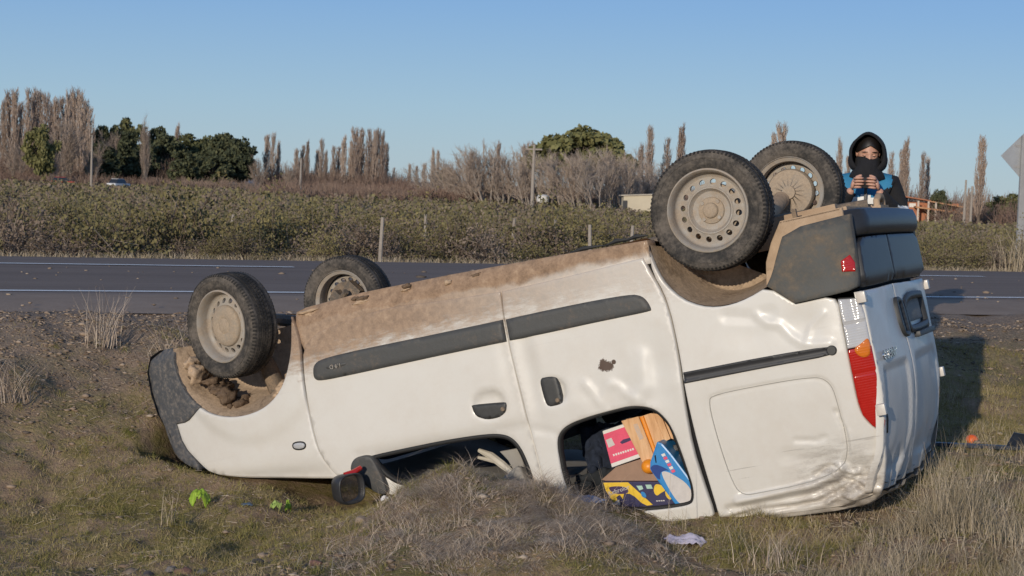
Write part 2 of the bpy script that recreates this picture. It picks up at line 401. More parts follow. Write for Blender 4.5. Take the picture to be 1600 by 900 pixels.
# ------------------------------------------------------------------ the overturned van (built upright, x forward, y left, z up)
VR = Matrix(((-0.88717, 0.398128, 0.23329), (0.385492, 0.917329, -0.099519), (-0.253625, 0.001642, -0.967301))).to_4x4()
VT = Vector((1.10874, 8.08089, 1.66128)); VM = Matrix.Translation(VT) @ VR
van = empty('overturned_van', VM, 'white panel van lying overturned on its roof, wheels in the air, mud along its sill', 'van')
def sm(a, b, x):
    if a == b: return float(x > a)
    t = min(1, max(0, (x - a) / (b - a))); return t * t * (3 - 2 * t)
def W(x, z):
    w = .80
    if z > .95: w -= .10 * (z - .95) + .10 * (z - .95) ** 2
    if x > 2.1: w -= .10 * ((x - 2.1) / .75) ** 2
    if x < -.4: w -= .04 * ((-.4 - x) / .2) ** 2
    return w
def XR(y, z):
    bl = .022 + .022 * sm(.65, 1.15, z)
    return -.60 - bl * (1 - (y / .78) ** 2) + (.35 * (z - 1) ** 2 if z > 1 else 0)
def inside(p, poly):
    x, y = p; c = False; n = len(poly); j = n - 1
    for i in range(n):
        xi, yi = poly[i]; xj, yj = poly[j]
        if (yi > y) != (yj > y) and x < (xj - xi) * (y - yi) / (yj - yi) + xi: c = not c
        j = i
    return c
def seg_dist(p, a, b):
    ax, ay = a; bx, by = b; dx, dy = bx - ax, by - ay; L = dx * dx + dy * dy
    t = 0 if L == 0 else max(0, min(1, ((p[0] - ax) * dx + (p[1] - ay) * dy) / L))
    return math.hypot(p[0] - ax - t * dx, p[1] - ay - t * dy)
def line_dist(p, pl, closed=False):
    n = len(pl); return min(seg_dist(p, pl[i], pl[(i + 1) % n]) for i in range(n if closed else n - 1))
def smooth_poly(pl, it=2, closed=True, keep=()):
    """corner cutting; indices in keep stay sharp"""
    P = [(p, i in keep) for i, p in enumerate(pl)]
    for _ in range(it):
        Q = []; n = len(P)
        for i in range(n):
            (p, s), (q, t) = P[i], P[(i + 1) % n]
            if not closed and i == n - 1: Q.append(P[i]); break
            if s: Q.append((p, True))
            else: Q.append(((p[0] * .75 + q[0] * .25, p[1] * .75 + q[1] * .25), False))
            if not t: Q.append(((p[0] * .25 + q[0] * .75, p[1] * .25 + q[1] * .75), False))
        P = Q
    return [p for p, s in P]
def area(pl): return .5 * sum(pl[i][0] * pl[(i + 1) % len(pl)][1] - pl[(i + 1) % len(pl)][0] * pl[i][1] for i in range(len(pl)))
def resample(pl, step):
    out = []; n = len(pl)
    for i in range(n):
        a, b = pl[i], pl[(i + 1) % n]; L = math.hypot(b[0] - a[0], b[1] - a[1]); k = max(1, int(math.ceil(L / step)))
        for j in range(k): out.append((a[0] + (b[0] - a[0]) * j / k, a[1] + (b[1] - a[1]) * j / k))
    Q = []
    for p in out:
        if not Q or math.hypot(p[0] - Q[-1][0], p[1] - Q[-1][1]) > step * .12: Q.append(p)
    return Q
def inset(pl, d):
    """shift a polygon inwards by d (outwards when negative)"""
    n = len(pl); s = 1 if area(pl) > 0 else -1; out = []
    for i in range(n):
        a, p, b = pl[i - 1], pl[i], pl[(i + 1) % n]
        t1 = Vector((p[0] - a[0], p[1] - a[1])); t2 = Vector((b[0] - p[0], b[1] - p[1]))
        if t1.length < 1e-9 or t2.length < 1e-9: out.append(p); continue
        t1.normalize(); t2.normalize(); n1 = Vector((-t1.y, t1.x)) * s; n2 = Vector((-t2.y, t2.x)) * s
        m = n1 + n2
        if m.length < .3: m = n1
        m = m.normalized(); k = d / max(.5, m.dot(n1)); out.append((p[0] + m.x * k, p[1] + m.y * k))
    return out
def panel(name, outline, fmap, mat, parent, holes=(), step=.03, gap=.003, flange=.02, lip=.004, bend=.003, grid=None):
    """sheet cut to an outline with holes, laid on the surface fmap(a, b, depth) and folded inwards along every edge"""
    loops = []
    o = resample(outline, step)
    if area(o) < 0: o = o[::-1]
    loops.append((inset(o, gap), 1))
    for h in holes:
        h = resample(h, step)
        if area(h) > 0: h = h[::-1]
        loops.append((h, -1))
    pts = []; edges = []; rings = []
    for lp, s in loops:
        core = inset(lp, lip if s > 0 else -lip)
        k = len(pts); pts += core; n = len(core); edges += [(k + i, k + (i + 1) % n) for i in range(n)]; rings.append((k, n, lp))
    nb = len(pts); grid = grid or step
    x0 = min(p[0] for p in pts); x1 = max(p[0] for p in pts); y0 = min(p[1] for p in pts); y1 = max(p[1] for p in pts)
    cores = [pts[k:k + n] for k, n, _ in rings]; j = 0; y = y0 + grid / 2
    bnd = np.array(pts)
    while y < y1:
        x = x0 + grid * (.25 if j % 2 else .75)
        while x < x1:
            if inside((x, y), cores[0]) and not any(inside((x, y), c) for c in cores[1:]):
                if ((bnd - (x, y)) ** 2).sum(1).min() > (grid * .45) ** 2: pts.append((x, y))
            x += grid
        y += grid * .87; j += 1
    vo, eo, fo, ov, _, _ = delaunay_2d_cdt([Vector(p) for p in pts], edges, [], 0, 1e-7)
    idx = [None] * len(pts)
    for i, src in enumerate(ov):
        for s_ in src: idx[s_] = i
    F = []
    for f in fo:
        c = (sum(vo[i].x for i in f) / len(f), sum(vo[i].y for i in f) / len(f))
        if inside(c, cores[0]) and not any(inside(c, q) for q in cores[1:]): F.append(tuple(f))
    V = [fmap(p.x, p.y, 0.0) for p in vo]
    for k, n, lp in rings:
        ids = [idx[k + i] for i in range(n)]; b1 = len(V); V += [fmap(p[0], p[1], bend) for p in lp]
        b2 = len(V); V += [fmap(p[0], p[1], bend + flange) for p in lp]
        for i in range(n):
            q = (i + 1) % n; F.append((ids[i], ids[q], b1 + q, b1 + i)); F.append((b1 + i, b1 + q, b2 + q, b2 + i))
    me = mesh(name, V, F, mat); bm = bmesh.new(); bm.from_mesh(me)
    lo = [v for v in bm.verts if not v.link_faces]
    bmesh.ops.delete(bm, geom=lo, context='VERTS'); bmesh.ops.recalc_face_normals(bm, faces=bm.faces)
    # outward is where depth decreases
    f0 = max(bm.faces, key=lambda f: f.calc_area()); c = f0.calc_center_median()
    a0 = fmap.inv(c); n_out = fmap(a0[0], a0[1], -.01) - fmap(a0[0], a0[1], 0)
    if f0.normal.dot(n_out) < 0: bmesh.ops.reverse_faces(bm, faces=bm.faces)
    bm.to_mesh(me); bm.free()
    return link(name, me, parent)
class Side:
    """surface of the side of the body: a = x, b = z; sgn -1 is the side facing the road verge"""
    def __init__(s, sgn=-1, off=0, dents=None): s.g = sgn; s.off = off; s.d = dents
    def __call__(s, x, z, depth): return Vector((x, s.g * (W(x, z) - s.off - depth - (s.d(x, z) if s.d else 0)), z))
    def inv(s, p): return p.x, p.z
class Rear:
    def __init__(s, off=0, dents=None): s.off = off; s.d = dents
    def __call__(s, y, z, depth): return Vector((XR(y, z) + s.off + depth + (s.d(y, z) if s.d else 0), y, z))
    def inv(s, p): return p.y, p.z
class Flat:
    """plane across the van at y = -w, for what lies behind the windows"""
    def __init__(s, y): s.y = y
    def __call__(s, x, z, depth): return Vector((x, s.y + depth, z))
    def inv(s, p): return p.x, p.z

P_FENDER = [(3.129, .677), (3.034, .678), (2.968, .644), (2.903, .618), (2.856, .650), (2.783, .679), (2.684, .700), (2.585, .704), (2.486, .692), (2.408, .663), (2.340, .616), (2.284, .544), (2.242, .461), (2.222, .401), (2.191, .265), (2.177, .307), (2.168, .425), (2.193, .563), (2.203, .721), (2.200, .880), (2.184, .976), (2.145, 1.068), (2.102, 1.112), (2.302, 1.082), (2.496, 1.054), (2.620, 1.036), (2.773, 1.010), (2.930, .972), (3.004, .905), (3.106, .802)]
P_SILL = [(2.185, .250), (2.131, .238), (1.795, .228), (1.302, .240), (.80, .262), (.293, .290), (.285, .40), (.60, .40), (1.038, .40), (1.326, .385), (1.626, .36), (1.80, .37), (1.999, .395), (2.09, .42), (2.16, .47), (2.180, .40)]
P_FDOOR = [(2.083, .376), (1.998, .362), (1.80, .337), (1.626, .329), (1.326, .356), (1.049, .372), (1.053, .419), (1.059, .479), (1.062, .617), (1.056, .786), (1.048, .940), (1.046, 1.126), (1.047, 1.297), (1.058, 1.44), (1.45, 1.32), (1.85, 1.25), (2.094, 1.116), (2.145, 1.072), (2.184, .976), (2.200, .880), (2.203, .721), (2.193, .563), (2.168, .435)]
P_FWIN = [(1.93, 1.03), (1.889, 1.024), (1.690, 1.019), (1.478, 1.016), (1.273, 1.023), (1.192, 1.038), (1.149, 1.065), (1.122, 1.113), (1.108, 1.184), (1.10, 1.273), (1.105, 1.365), (1.45, 1.275), (1.82, 1.20)]
P_SDOOR = [(1.045, .372), (.85, .372), (.659, .369), (.323, .362), (.298, .445), (.266, .536), (.253, .632), (.251, .715), (.254, .844), (.263, .960), (.276, 1.077), (.288, 1.256), (.280, 1.422), (.270, 1.56), (.286, 1.592), (.382, 1.602), (.489, 1.592), (.70, 1.55), (.90, 1.50), (1.055, 1.445), (1.047, 1.297), (1.046, 1.126), (1.048, .940), (1.056, .786), (1.062, .617), (1.059, .479), (1.053, .419)]
P_SWIN = [(.946, 1.329), (.944, 1.226), (.932, 1.124), (.912, 1.080), (.855, 1.045), (.741, 1.026), (.610, 1.016), (.524, 1.012), (.437, 1.035), (.395, 1.072), (.361, 1.140), (.345, 1.273), (.339, 1.365), (.335, 1.426), (.347, 1.485), (.372, 1.508), (.463, 1.510), (.557, 1.506), (.681, 1.494), (.858, 1.437), (.93, 1.40)]
ARCH_R = [(.289, .300), (.285, .365), (.270, .440), (.243, .508), (.185, .583), (.108, .630), (.036, .649), (-.038, .651), (-.114, .638), (-.210, .606)]
LIGHT_F = [(-.501, .724), (-.498, .82), (-.496, .947), (-.492, 1.057), (-.488, 1.176), (-.494, 1.237), (-.522, 1.290), (-.567, 1.330)]
LIGHT_R = [(-.592, .735), (-.599, .808), (-.598, .918), (-.597, 1.036), (-.591, 1.162), (-.580, 1.280), (-.567, 1.330)]
P_QUARTER = [(.297, .352)] + [(.298, .445), (.266, .536), (.253, .632), (.251, .715), (.252, .844), (.259, .960), (.264, 1.077), (.266, 1.256), (.261, 1.422), (.257, 1.56), (.262, 1.622), (.077, 1.640), (-.049, 1.640), (-.242, 1.648), (-.391, 1.642), (-.470, 1.615), (-.506, 1.561), (-.541, 1.452), (-.567, 1.334)] + LIGHT_F[::-1][1:] + [(-.45, .703), (-.319, .705)] + ARCH_R[::-1]
P_INSET = [(.166, 1.058), (.134, 1.033), (-.144, 1.030), (-.302, 1.035), (-.360, 1.046), (-.393, 1.085), (-.399, 1.159), (-.399, 1.305), (-.387, 1.389), (-.343, 1.455), (-.186, 1.492), (.041, 1.500), (.117, 1.501), (.149, 1.452), (.164, 1.247)]
P_RBUMP = [(-.336, .384), (-.283, .484), (-.247, .558), (-.210, .606), (-.319, .705), (-.45, .703), (-.590, .697), (-.606, .655), (-.612, .577), (-.616, .468), (-.618, .399), (-.616, .372)]
P_FBUMP = [(3.036, .282), (3.047, .390), (3.013, .500), (2.950, .585), (2.909, .614), (2.968, .648), (3.034, .678), (3.129, .677), (3.106, .802), (3.004, .909), (3.013, .942), (3.145, .875), (3.201, .801), (3.225, .693), (3.268, .57), (3.285, .45), (3.27, .335), (3.16, .276)]
P_STRIPF = [(2.131, .565), (2.119, .529), (2.079, .506), (1.857, .501), (1.570, .504), (1.066, .506), (1.070, .611), (1.594, .614), (1.883, .616), (2.105, .616), (2.131, .597)]
P_STRIPS = [(1.050, .506), (.688, .504), (.419, .512), (.366, .530), (.342, .561), (.329, .604), (.341, .613), (.581, .611), (.809, .612), (1.052, .612)]
P_RAIL = [(.247, .908), (-.15, .907), (-.437, .915), (-.455, .933), (-.447, .956), (-.139, .955), (.253, .958)]

def gauss(x, z, cx, cz, rx, rz, a): return a * math.exp(-((x - cx) / rx) ** 2 - ((z - cz) / rz) ** 2)
def ridge(x, z, pl, w, a): return a * math.exp(-(line_dist((x, z), pl) / w) ** 2)
def crumple(x, z, s, o=0): return abs(mnoise.noise(Vector((x * s, o, z * s)))) * 2 - .35
HANDLE_F = smooth_poly([(1.318, .875), (1.292, .822), (1.228, .807), (1.165, .819), (1.134, .860), (1.138, .92), (1.169, .954), (1.254, .957), (1.309, .926)], 2)
HANDLE_S = smooth_poly([(.945, .820), (.92, .806), (.854, .813), (.816, .844), (.809, .89), (.828, .935), (.86, .952), (.93, .951), (.946, .92)], 2)
def dish(x, z, poly, depth, w=.016):
    d = line_dist((x, z), poly, True)
    return depth * sm(0, w, d) if inside((x, z), poly) else 0
def d_fdoor(x, z):
    d = dish(x, z, HANDLE_F, .026, .03)
    if abs(x - 1.23) > .2 or abs(z - .88) > .2: d = 0
    d += gauss(x, z, 1.09, .70, .035, .22, .007) + gauss(x, z, 1.6, .80, .5, .2, -.004) + (crumple(x, z, 3) * .0022)
    d += .006 * sm(1.0, .985, z) * 0 + .010 * sm(.985, 1.015, z) * (1 if 1.05 < x < 2 else 0)
    return d
def d_sdoor(x, z):
    d = dish(x, z, HANDLE_S, .024, .03) if abs(x - .88) < .15 and abs(z - .88) < .15 else 0
    d += gauss(x, z, .985, .80, .045, .25, .013) - gauss(x, z, .93, .68, .03, .09, .004)
    d += gauss(x, z, .655, .935, .075, .055, .010) + gauss(x, z, .535, .93, .06, .05, .009) + gauss(x, z, .60, .80, .16, .12, .007)
    d += max(0, 1 - line_dist((x, z), [(.722, .876), (.690, .925), (.668, .985), (.64, .93), (.604, .898), (.565, .915), (.541, .949), (.48, .999)]) / .030) * -.009
    d += max(0, 1 - line_dist((x, z), [(.50, .995), (.44, .93), (.42, .80)]) / .05) * -.007 + gauss(x, z, .37, .9, .06, .14, .011) + gauss(x, z, .85, .58, .16, .06, .006)
    d += gauss(x, z, .52, 1.0, .13, .03, .006) + crumple(x, z, 4, 3) * .0025
    d += ridge(x, z, [(1.02, 1.04), (.93, 1.07), (.90, 1.12)], .018, .006)
    return d
IN_S = smooth_poly(P_INSET, 2)
def fold(x, z, pl, w, a): return a * max(0, 1 - line_dist((x, z), pl) / w)
def d_quarter(x, z):
    d = 0
    dl = line_dist((x, z), IN_S, True)
    if inside((x, z), IN_S): d += .0045 * sm(0, .010, dl)
    d += .0075 * max(0, 1 - dl / .010)
    # long creased dent under the bumper corner
    c = [(-.138, .723), (-.178, .767), (-.230, .783), (-.272, .845), (-.323, .891), (-.429, .905)]
    d += fold(x, z, c, .030, -.008) + gauss(x, z, -.33, .80, .10, .06, .009) + gauss(x, z, -.10, .80, .10, .07, .005)
    d += fold(x, z, [(.0, .70), (-.12, .73), (-.2, .72)], .04, .006) + fold(x, z, [(-.43, .77), (-.36, .82), (-.33, .88)], .02, -.005)
    if x < .27 and z > 1.15:
        k = math.exp(-((x + .38) / .17) ** 2 - ((z - 1.545) / .115) ** 2); k2 = math.exp(-((x + .30) / .22) ** 2 - ((z - 1.52) / .13) ** 2)
        f1 = 1 - abs(mnoise.noise(Vector((x * 9, 1.3, z * 9)))) * 2.6; f2 = 1 - abs(mnoise.noise(Vector((x * 19, 4.3, z * 15)))) * 2.6
        d += k * (.032 - .026 * max(-.5, f1) - .010 * max(-.5, f2)) + k2 * .012
        d += fold(x, z, [(.15, 1.527), (-.084, 1.514), (-.22, 1.505), (-.30, 1.482), (-.345, 1.445)], .030, -.022)
        d += fold(x, z, [(.20, 1.556), (-.05, 1.551), (-.2, 1.546), (-.33, 1.510)], .026, .020)
        d += fold(x, z, [(.236, 1.606), (.061, 1.580), (-.099, 1.588), (-.20, 1.585), (-.30, 1.560), (-.37, 1.52)], .020, .030)
        d += fold(x, z, [(-.22, 1.465), (-.265, 1.44), (-.30, 1.435), (-.335, 1.46), (-.30, 1.485)], .014, .022)
        d += fold(x, z, [(-.30, 1.485), (-.345, 1.455), (-.39, 1.49), (-.42, 1.475)], .016, -.018)
        d += fold(x, z, [(-.33, 1.50), (-.39, 1.53), (-.44, 1.59)], .016, .024) + fold(x, z, [(-.36, 1.49), (-.43, 1.51), (-.48, 1.50)], .014, .018)
        d += fold(x, z, [(-.24, 1.60), (-.30, 1.56), (-.36, 1.60), (-.42, 1.57)], .016, -.022)
        d += fold(x, z, [(-.385, 1.20), (-.405, 1.28), (-.40, 1.36), (-.375, 1.43)], .016, .013) + fold(x, z, [(-.395, 1.22), (-.42, 1.30), (-.415, 1.38)], .012, -.007)
        d += fold(x, z, [(-.18, 1.296), (-.27, 1.312), (-.31, 1.306)], .018, .007) + fold(x, z, [(-.12, 1.36), (-.28, 1.40), (-.33, 1.41)], .05, .006)
        d += .05 * sm(1.57, 1.66, z) * (1 + .6 * crumple(x, z, 5, 5))
    d += crumple(x, z, 3.5, 4) * .0014
    return d
def d_fender(x, z):
    r = math.hypot(x - 2.545, z - .36)
    return -.014 * sm(.52, .44, r) + gauss(x, z, 2.55, 1.06, .5, .05, .02) + .03 * sm(.98, 1.12, z + (x - 2.5) * .14) + crumple(x, z, 3, 7) * .002
paint = M['paint']
right = Side(-1)
fender = panel('fender', smooth_poly(P_FENDER, 1, keep=(0, 3, 14, 15, 22)), Side(-1, 0, d_fender), paint, van, step=.024, gap=.003)
sill = panel('sill', P_SILL, Side(-1, .009, lambda x, z: .03 * sm(.30, .235, z) + crumple(x, z, 9, 8) * .006), paint, van, step=.03, flange=.10, gap=.0015, lip=.002)
fdoor = panel('front_door', smooth_poly(P_FDOOR, 1, keep=(5, 13, 16)), Side(-1, 0, d_fdoor), paint, van, [smooth_poly(P_FWIN, 2)], step=.022, flange=.03)
sdoor = panel('sliding_door', smooth_poly(P_SDOOR, 1, keep=(0, 3, 19)), Side(-1, -.006, d_sdoor), paint, van, [smooth_poly(P_SWIN, 2)], step=.018, flange=.03, gap=.0045)
quarter = panel('rear_quarter_panel', smooth_poly(P_QUARTER, 1, keep=(0, 11, 18, 27, 28)), Side(-1, 0, d_quarter), paint, van, step=.0105, flange=.03, gap=.003)
# window rubbers, handles, strips, rail
def ringstrip(name, poly, fm, w, mat, parent, h=.006):
    out = inset(poly if area(poly) > 0 else poly[::-1], -.004); inn = inset(poly if area(poly) > 0 else poly[::-1], w)
    n = len(out); V = []; F = []
    for lp, d in ((out, .012), (out, -h), (inn, -h), (inn, .03)): V += [fm(p[0], p[1], d) for p in lp]
    for k in range(3):
        for i in range(n): j = (i + 1) % n; F.append((k * n + i, k * n + j, (k + 1) * n + j, (k + 1) * n + i))
    me = mesh(name, V, F, mat); bm = bmesh.new(); bm.from_mesh(me); bmesh.ops.recalc_face_normals(bm, faces=bm.faces); bm.to_mesh(me); bm.free()
    return link(name, me, parent)
ringstrip('window_seal', resample(smooth_poly(P_FWIN, 2), .03), Side(-1, .014), .016, M['seal'], fdoor)
ringstrip('window_seal', resample(smooth_poly(P_SWIN, 2), .03), Side(-1, .012, lambda x, z: .006 * crumple(x, z, 11)), .014, M['seal'], sdoor)
class Raised(Side):
    """strip standing off the side with rounded long edges"""
    def __init__(s, poly, h, w=.014, sgn=-1, dents=None): super().__init__(sgn, 0, dents); s.p = poly; s.h = h; s.w = w
    def __call__(s, x, z, depth):
        d = line_dist((x, z), s.p, True); hh = s.h * math.sqrt(max(0, 1 - (1 - min(1, d / s.w)) ** 2))
        return Vector((x, s.g * (W(x, z) + hh - depth), z))
ringstrip('groove_shade_line', resample(IN_S, .02), Side(-1, 0, d_quarter), -.0002, simple('groove_shade_grey', (.40, .385, .355), None, 9, .7), quarter, .0026)  # shade of the pressed groove, painted as a thin grey strip along its outline
st = smooth_poly(P_STRIPF, 2, keep=(5, 6)); strip_f = panel('door_trim_strip', st, Raised(st, .017), M['trim'], fdoor, step=.018, gap=0, flange=.02)
st = smooth_poly(P_STRIPS, 2, keep=(0, 9)); strip_s = panel('door_trim_strip', st, Raised(st, .019), M['trim'], sdoor, step=.018, gap=0, flange=.03)
rl = smooth_poly(P_RAIL, 1, keep=(0, 6)); panel('door_rail', rl, Side(-1, -.010, lambda x, z: (.006 if .922 < z < .946 and x > -.42 else 0)), M['clad'], quarter, step=.010, gap=0, flange=.02)
MB().lathe([(0, -.012), (.018, -.012), (.022, -.006), (.022, .01)], 20, Matrix.Translation((-.432, -W(-.43, .935), .935))).build('rail_stop', M['handle'], quarter)
h1 = smooth_poly([(1.318, .872), (1.225, .880), (1.134, .890), (1.138, .924), (1.169, .953), (1.254, .956), (1.309, .928)], 2, keep=(0, 2)); panel('door_handle', h1, Raised(h1, .004, .02), M['handle'], fdoor, step=.012, gap=0, flange=.03)
h2 = smooth_poly([(.945, .808), (.90, .806), (.856, .813), (.849, .88), (.850, .948), (.89, .952), (.935, .951), (.944, .88)], 2, keep=(2, 4)); panel('door_handle', h2, Raised(h2, .006, .02), M['handle'], sdoor, step=.012, gap=0, flange=.03)
for d_, x, z in ((fdoor, 1.155, .918), (sdoor, .872, .925)): MB().lathe([(0, -.010), (.009, -.010), (.011, -.007), (.011, .006)], 16, Matrix.Translation((x, -.803, z))).build('key_lock', M['steel_dark'], d_)
lampP = smooth_poly([(2.333, .886), (2.257, .893), (2.263, .929), (2.335, .922)], 2); panel('side_repeater', lampP, Raised(lampP, .008, .012), M['clear_lens'], fender, step=.01, gap=0)
ringstrip('lens_rim', resample(lampP, .01), Side(-1, 0), .004, M['seal'], bpy.data.objects['side_repeater'], .004)
# small badge pressed into the trim strip, upside down in the picture like the van
def text_mesh(name, s, size, depth, mat, parent, Mx):
    cu = bpy.data.curves.new(name, 'FONT'); cu.body = s; cu.size = size; cu.extrude = depth; cu.align_x = 'CENTER'; cu.align_y = 'CENTER'; cu.resolution_u = 2
    ob = bpy.data.objects.new(name, cu); COL.objects.link(ob); bpy.context.view_layer.update()
    me = bpy.data.meshes.new_from_object(ob.evaluated_get(bpy.context.evaluated_depsgraph_get())); bpy.data.objects.remove(ob); bpy.data.curves.remove(cu)
    me.materials.clear(); me.materials.append(mat); me.name = name
    o = link(name, me, parent); o.matrix_local = Mx; return o
SIDE_T = lambda x, z, off: Matrix(((1, 0, 0, x), (0, 0, -1, -W(x, z) - off), (0, 1, 0, z), (0, 0, 0, 1)))
bd = smooth_poly([(2.055, .542), (1.93, .540), (1.92, .568), (2.045, .572)], 2); badge = panel('trim_badge', bd, Raised(bd, .021, .008), M['trim'], strip_f, step=.012, gap=0)
text_mesh('badge_lettering', '1.9 D', .030, .0015, M['rim'], badge, SIDE_T(1.99, .556, .022))

# ---- rear: doors, cladding, bumper, lights
SEAM = [(-.150, .47), (-.150, .70), (-.152, .86), (-.155, 1.0), (-.160, 1.2), (-.165, 1.4), (-.17, 1.60)]
NEAR = [(-.765, .705), (-.765, .90), (-.762, 1.10), (-.752, 1.30), (-.735, 1.45), (-.71, 1.58)]
FAR = [(.775, .705), (.775, .90), (.77, 1.10), (.75, 1.30), (.71, 1.45), (.66, 1.58)]
INN = smooth_poly([(-.690, 1.060), (-.66, 1.045), (-.26, 1.045), (-.232, 1.075), (-.24, 1.36), (-.30, 1.50), (-.52, 1.53), (-.66, 1.525), (-.69, 1.47)], 2)
INF = smooth_poly([(-.085, 1.075), (-.06, 1.045), (.60, 1.045), (.68, 1.075), (.67, 1.36), (.60, 1.49), (.2, 1.525), (-.03, 1.525), (-.09, 1.46)], 2)
PLATE = smooth_poly([(-.05, .765), (.52, .765), (.54, .79), (.54, .925), (.51, .95), (-.03, .95), (-.06, .92)], 2)
def d_rear(poly, crush):
    def f(y, z):
        dl = line_dist((y, z), poly, True); d = (.012 * sm(0, .02, dl) if inside((y, z), poly) else 0)
        d += crush * sm(1.35, 1.6, z) * (.03 + .05 * crumple(y, z, 5, 9)) + crumple(y, z, 2.5, 11) * .005
        if inside((y, z), PLATE): d += .022 * sm(0, .02, line_dist((y, z), PLATE, True))
        return d
    return f
rdoor = panel('rear_door', NEAR[:] + [(-.45, 1.60)] + SEAM[::-1][:-1] + [(-.45, .705)], Rear(0, d_rear(INN, 1)), paint, van, step=.02, flange=.03, gap=.004)
ldoor = panel('rear_door', [SEAM[1]] + SEAM[2:] + [(.25, 1.60)] + FAR[::-1] + [(.3, .705)], Rear(0, d_rear(INF, 1)), paint, van, step=.022, flange=.03, gap=.004)
cl = [(-.700, .475), (-.42, .470), (-.154, .470), (-.154, .693), (-.45, .698), (-.735, .698), (-.728, .58)]; panel('lower_cladding', smooth_poly(cl, 1, keep=(2, 3)), Rear(-.022, lambda y, z: .02 * sm(.66, .70, z)), M['clad'], rdoor, step=.03, gap=.004, flange=.04)
cl = [(-.146, .470), (.30, .470), (.74, .470), (.765, .58), (.765, .698), (.3, .698), (-.146, .693)]; panel('lower_cladding', smooth_poly(cl, 1, keep=(0, 6)), Rear(-.022, lambda y, z: .02 * sm(.66, .70, z)), M['clad'], ldoor, step=.03, gap=.004, flange=.04)
V = []; F = []; nY = 40
prof = [(.06, .375), (.02, .352), (-.030, .348), (-.052, .356), (-.062, .395), (-.060, .430), (-.050, .458), (-.03, .468), (.03, .470)]
for i in range(nY + 1):
    y = -.70 + 1.46 * i / nY; e = sm(.0, .10, y + .70) * sm(0, .10, .76 - y)
    for a, z in prof: V.append((XR(y, .5) + .01 + a * (.25 + .75 * e) + .04 * (1 - e), y, z))
for i in range(nY):
    for j in range(len(prof) - 1): F.append((i * len(prof) + j, (i + 1) * len(prof) + j, (i + 1) * len(prof) + j + 1, i * len(prof) + j + 1))
rb = add('rear_bumper', V, F, M['clad'], van)
def d_bump(x, z): return .03 * sm(.42, .372, z) + crumple(x, z, 6, 12) * .004 - .006 * sm(.62, .70, z)
bp = smooth_poly(P_RBUMP, 1, keep=(3, 4, 11)); panel('bumper_corner', bp, Side(-1, -.014, d_bump), M['bumper'], rb, step=.02, gap=0, flange=.05)
rf = [(-.548, .566), (-.590, .546), (-.604, .584), (-.598, .622), (-.545, .612)]; panel('reflector', rf, Side(-1, -.019), M['red_lens'], rb, step=.012, gap=0)
rdt = bpy.data.objects.new('tow_hook', None)
tl = [(-.499, .722)] + LIGHT_F[1:] + LIGHT_R[::-1][1:]
def clip_z(poly, z0, z1):
    for zc, keep_above in ((z0, True), (z1, False)):
        out = []
        for i in range(len(poly)):
            a, b = poly[i], poly[(i + 1) % len(poly)]; ia = (a[1] >= zc) == keep_above; ib = (b[1] >= zc) == keep_above
            if ia: out.append(a)
            if ia != ib: t = (zc - a[1]) / (b[1] - a[1]); out.append((a[0] + (b[0] - a[0]) * t, zc))
        poly = out
    return poly
tlight = panel('tail_light', tl, Side(-1, .018), M['seal'], van, step=.02, gap=-.003, flange=.03)
panel('clear_lens', clip_z(tl, .72, .945), Side(-1, -.008, lambda x, z: .006 * (1 if .83 < z < .845 else 0) + .008 * math.exp(-((x + .548) / .018) ** 2) * sm(.945, .74, z)), M['clear_lens'], tlight, step=.009, gap=.003)
panel('red_lens', clip_z(tl, .945, 1.4), Side(-1, -.010, lambda x, z: .004 * (1 if 1.055 < z < 1.062 or 1.125 < z < 1.13 else 0)), M['red_lens'], tlight, step=.012, gap=.002)
ol = smooth_poly([(-.596, .905), (-.560, .93), (-.525, .945), (-.530, .972), (-.556, .995), (-.590, .985)], 2); panel('orange_lens', ol, Side(-1, -.015), M['orange_lens'], tlight, step=.01, gap=0)
def fold(x, z, pl, w, a): return a * max(0, 1 - line_dist((x, z), pl) / w)
hinge_b = MB().box((-.020, -.032, -.028), (.016, .022, .028))
for dr, y, z in ((rdoor, -.783, 1.224), (rdoor, -.787, .735), (ldoor, .800, .745), (ldoor, .79, 1.20)):
    MB().box((-.024, -.022, -.024), (.016, .022, .024)).build('hinge', paint, dr, bevel=.004, loc=(XR(y, z), y, z))
# licence plate bay, plate, door lever, maker's lettering
ringstrip('plate_frame', resample(PLATE, .03), Rear(-.002), .03, M['handle'], ldoor, .010)
pp = [(.02, .79), (.47, .79), (.47, .90), (.02, .90)]; panel('number_plate', pp, Rear(-.006 + .012), mud_mat('dusty_plate', (.10, .10, .105), (.34, .31, .27), .6, .35, 14), ldoor, step=.04, gap=0)
MB().box((-.02, -.20, -.012), (.012, .22, .014)).build('plate_lamp', M['handle'], ldoor, bevel=.005, loc=(XR(.25, .96) - .012, .25, .962))
lev = smooth_poly([(-.225, .775), (-.165, .765), (-.085, .785), (-.080, .91), (-.115, .96), (-.20, .955), (-.235, .90)], 2)
panel('door_lever', lev, Rear(-.016, lambda y, z: .026 * (1 if -.19 < y < -.13 and .80 < z < .93 else 0)), M['handle'], rdoor, step=.014, gap=0, flange=.03)
REAR_T = lambda y, z, off: Matrix(((0, 0, -1, XR(y, z) - off), (-1, 0, 0, y), (0, 1, 0, z), (0, 0, 0, 1)))
text_mesh('badge_lettering', 'KANGOO', .060, .004, M['chrome'], rdoor, REAR_T(-.54, 1.000, .005) @ Matrix.Scale(1.25, 4, (1, 0, 0)))
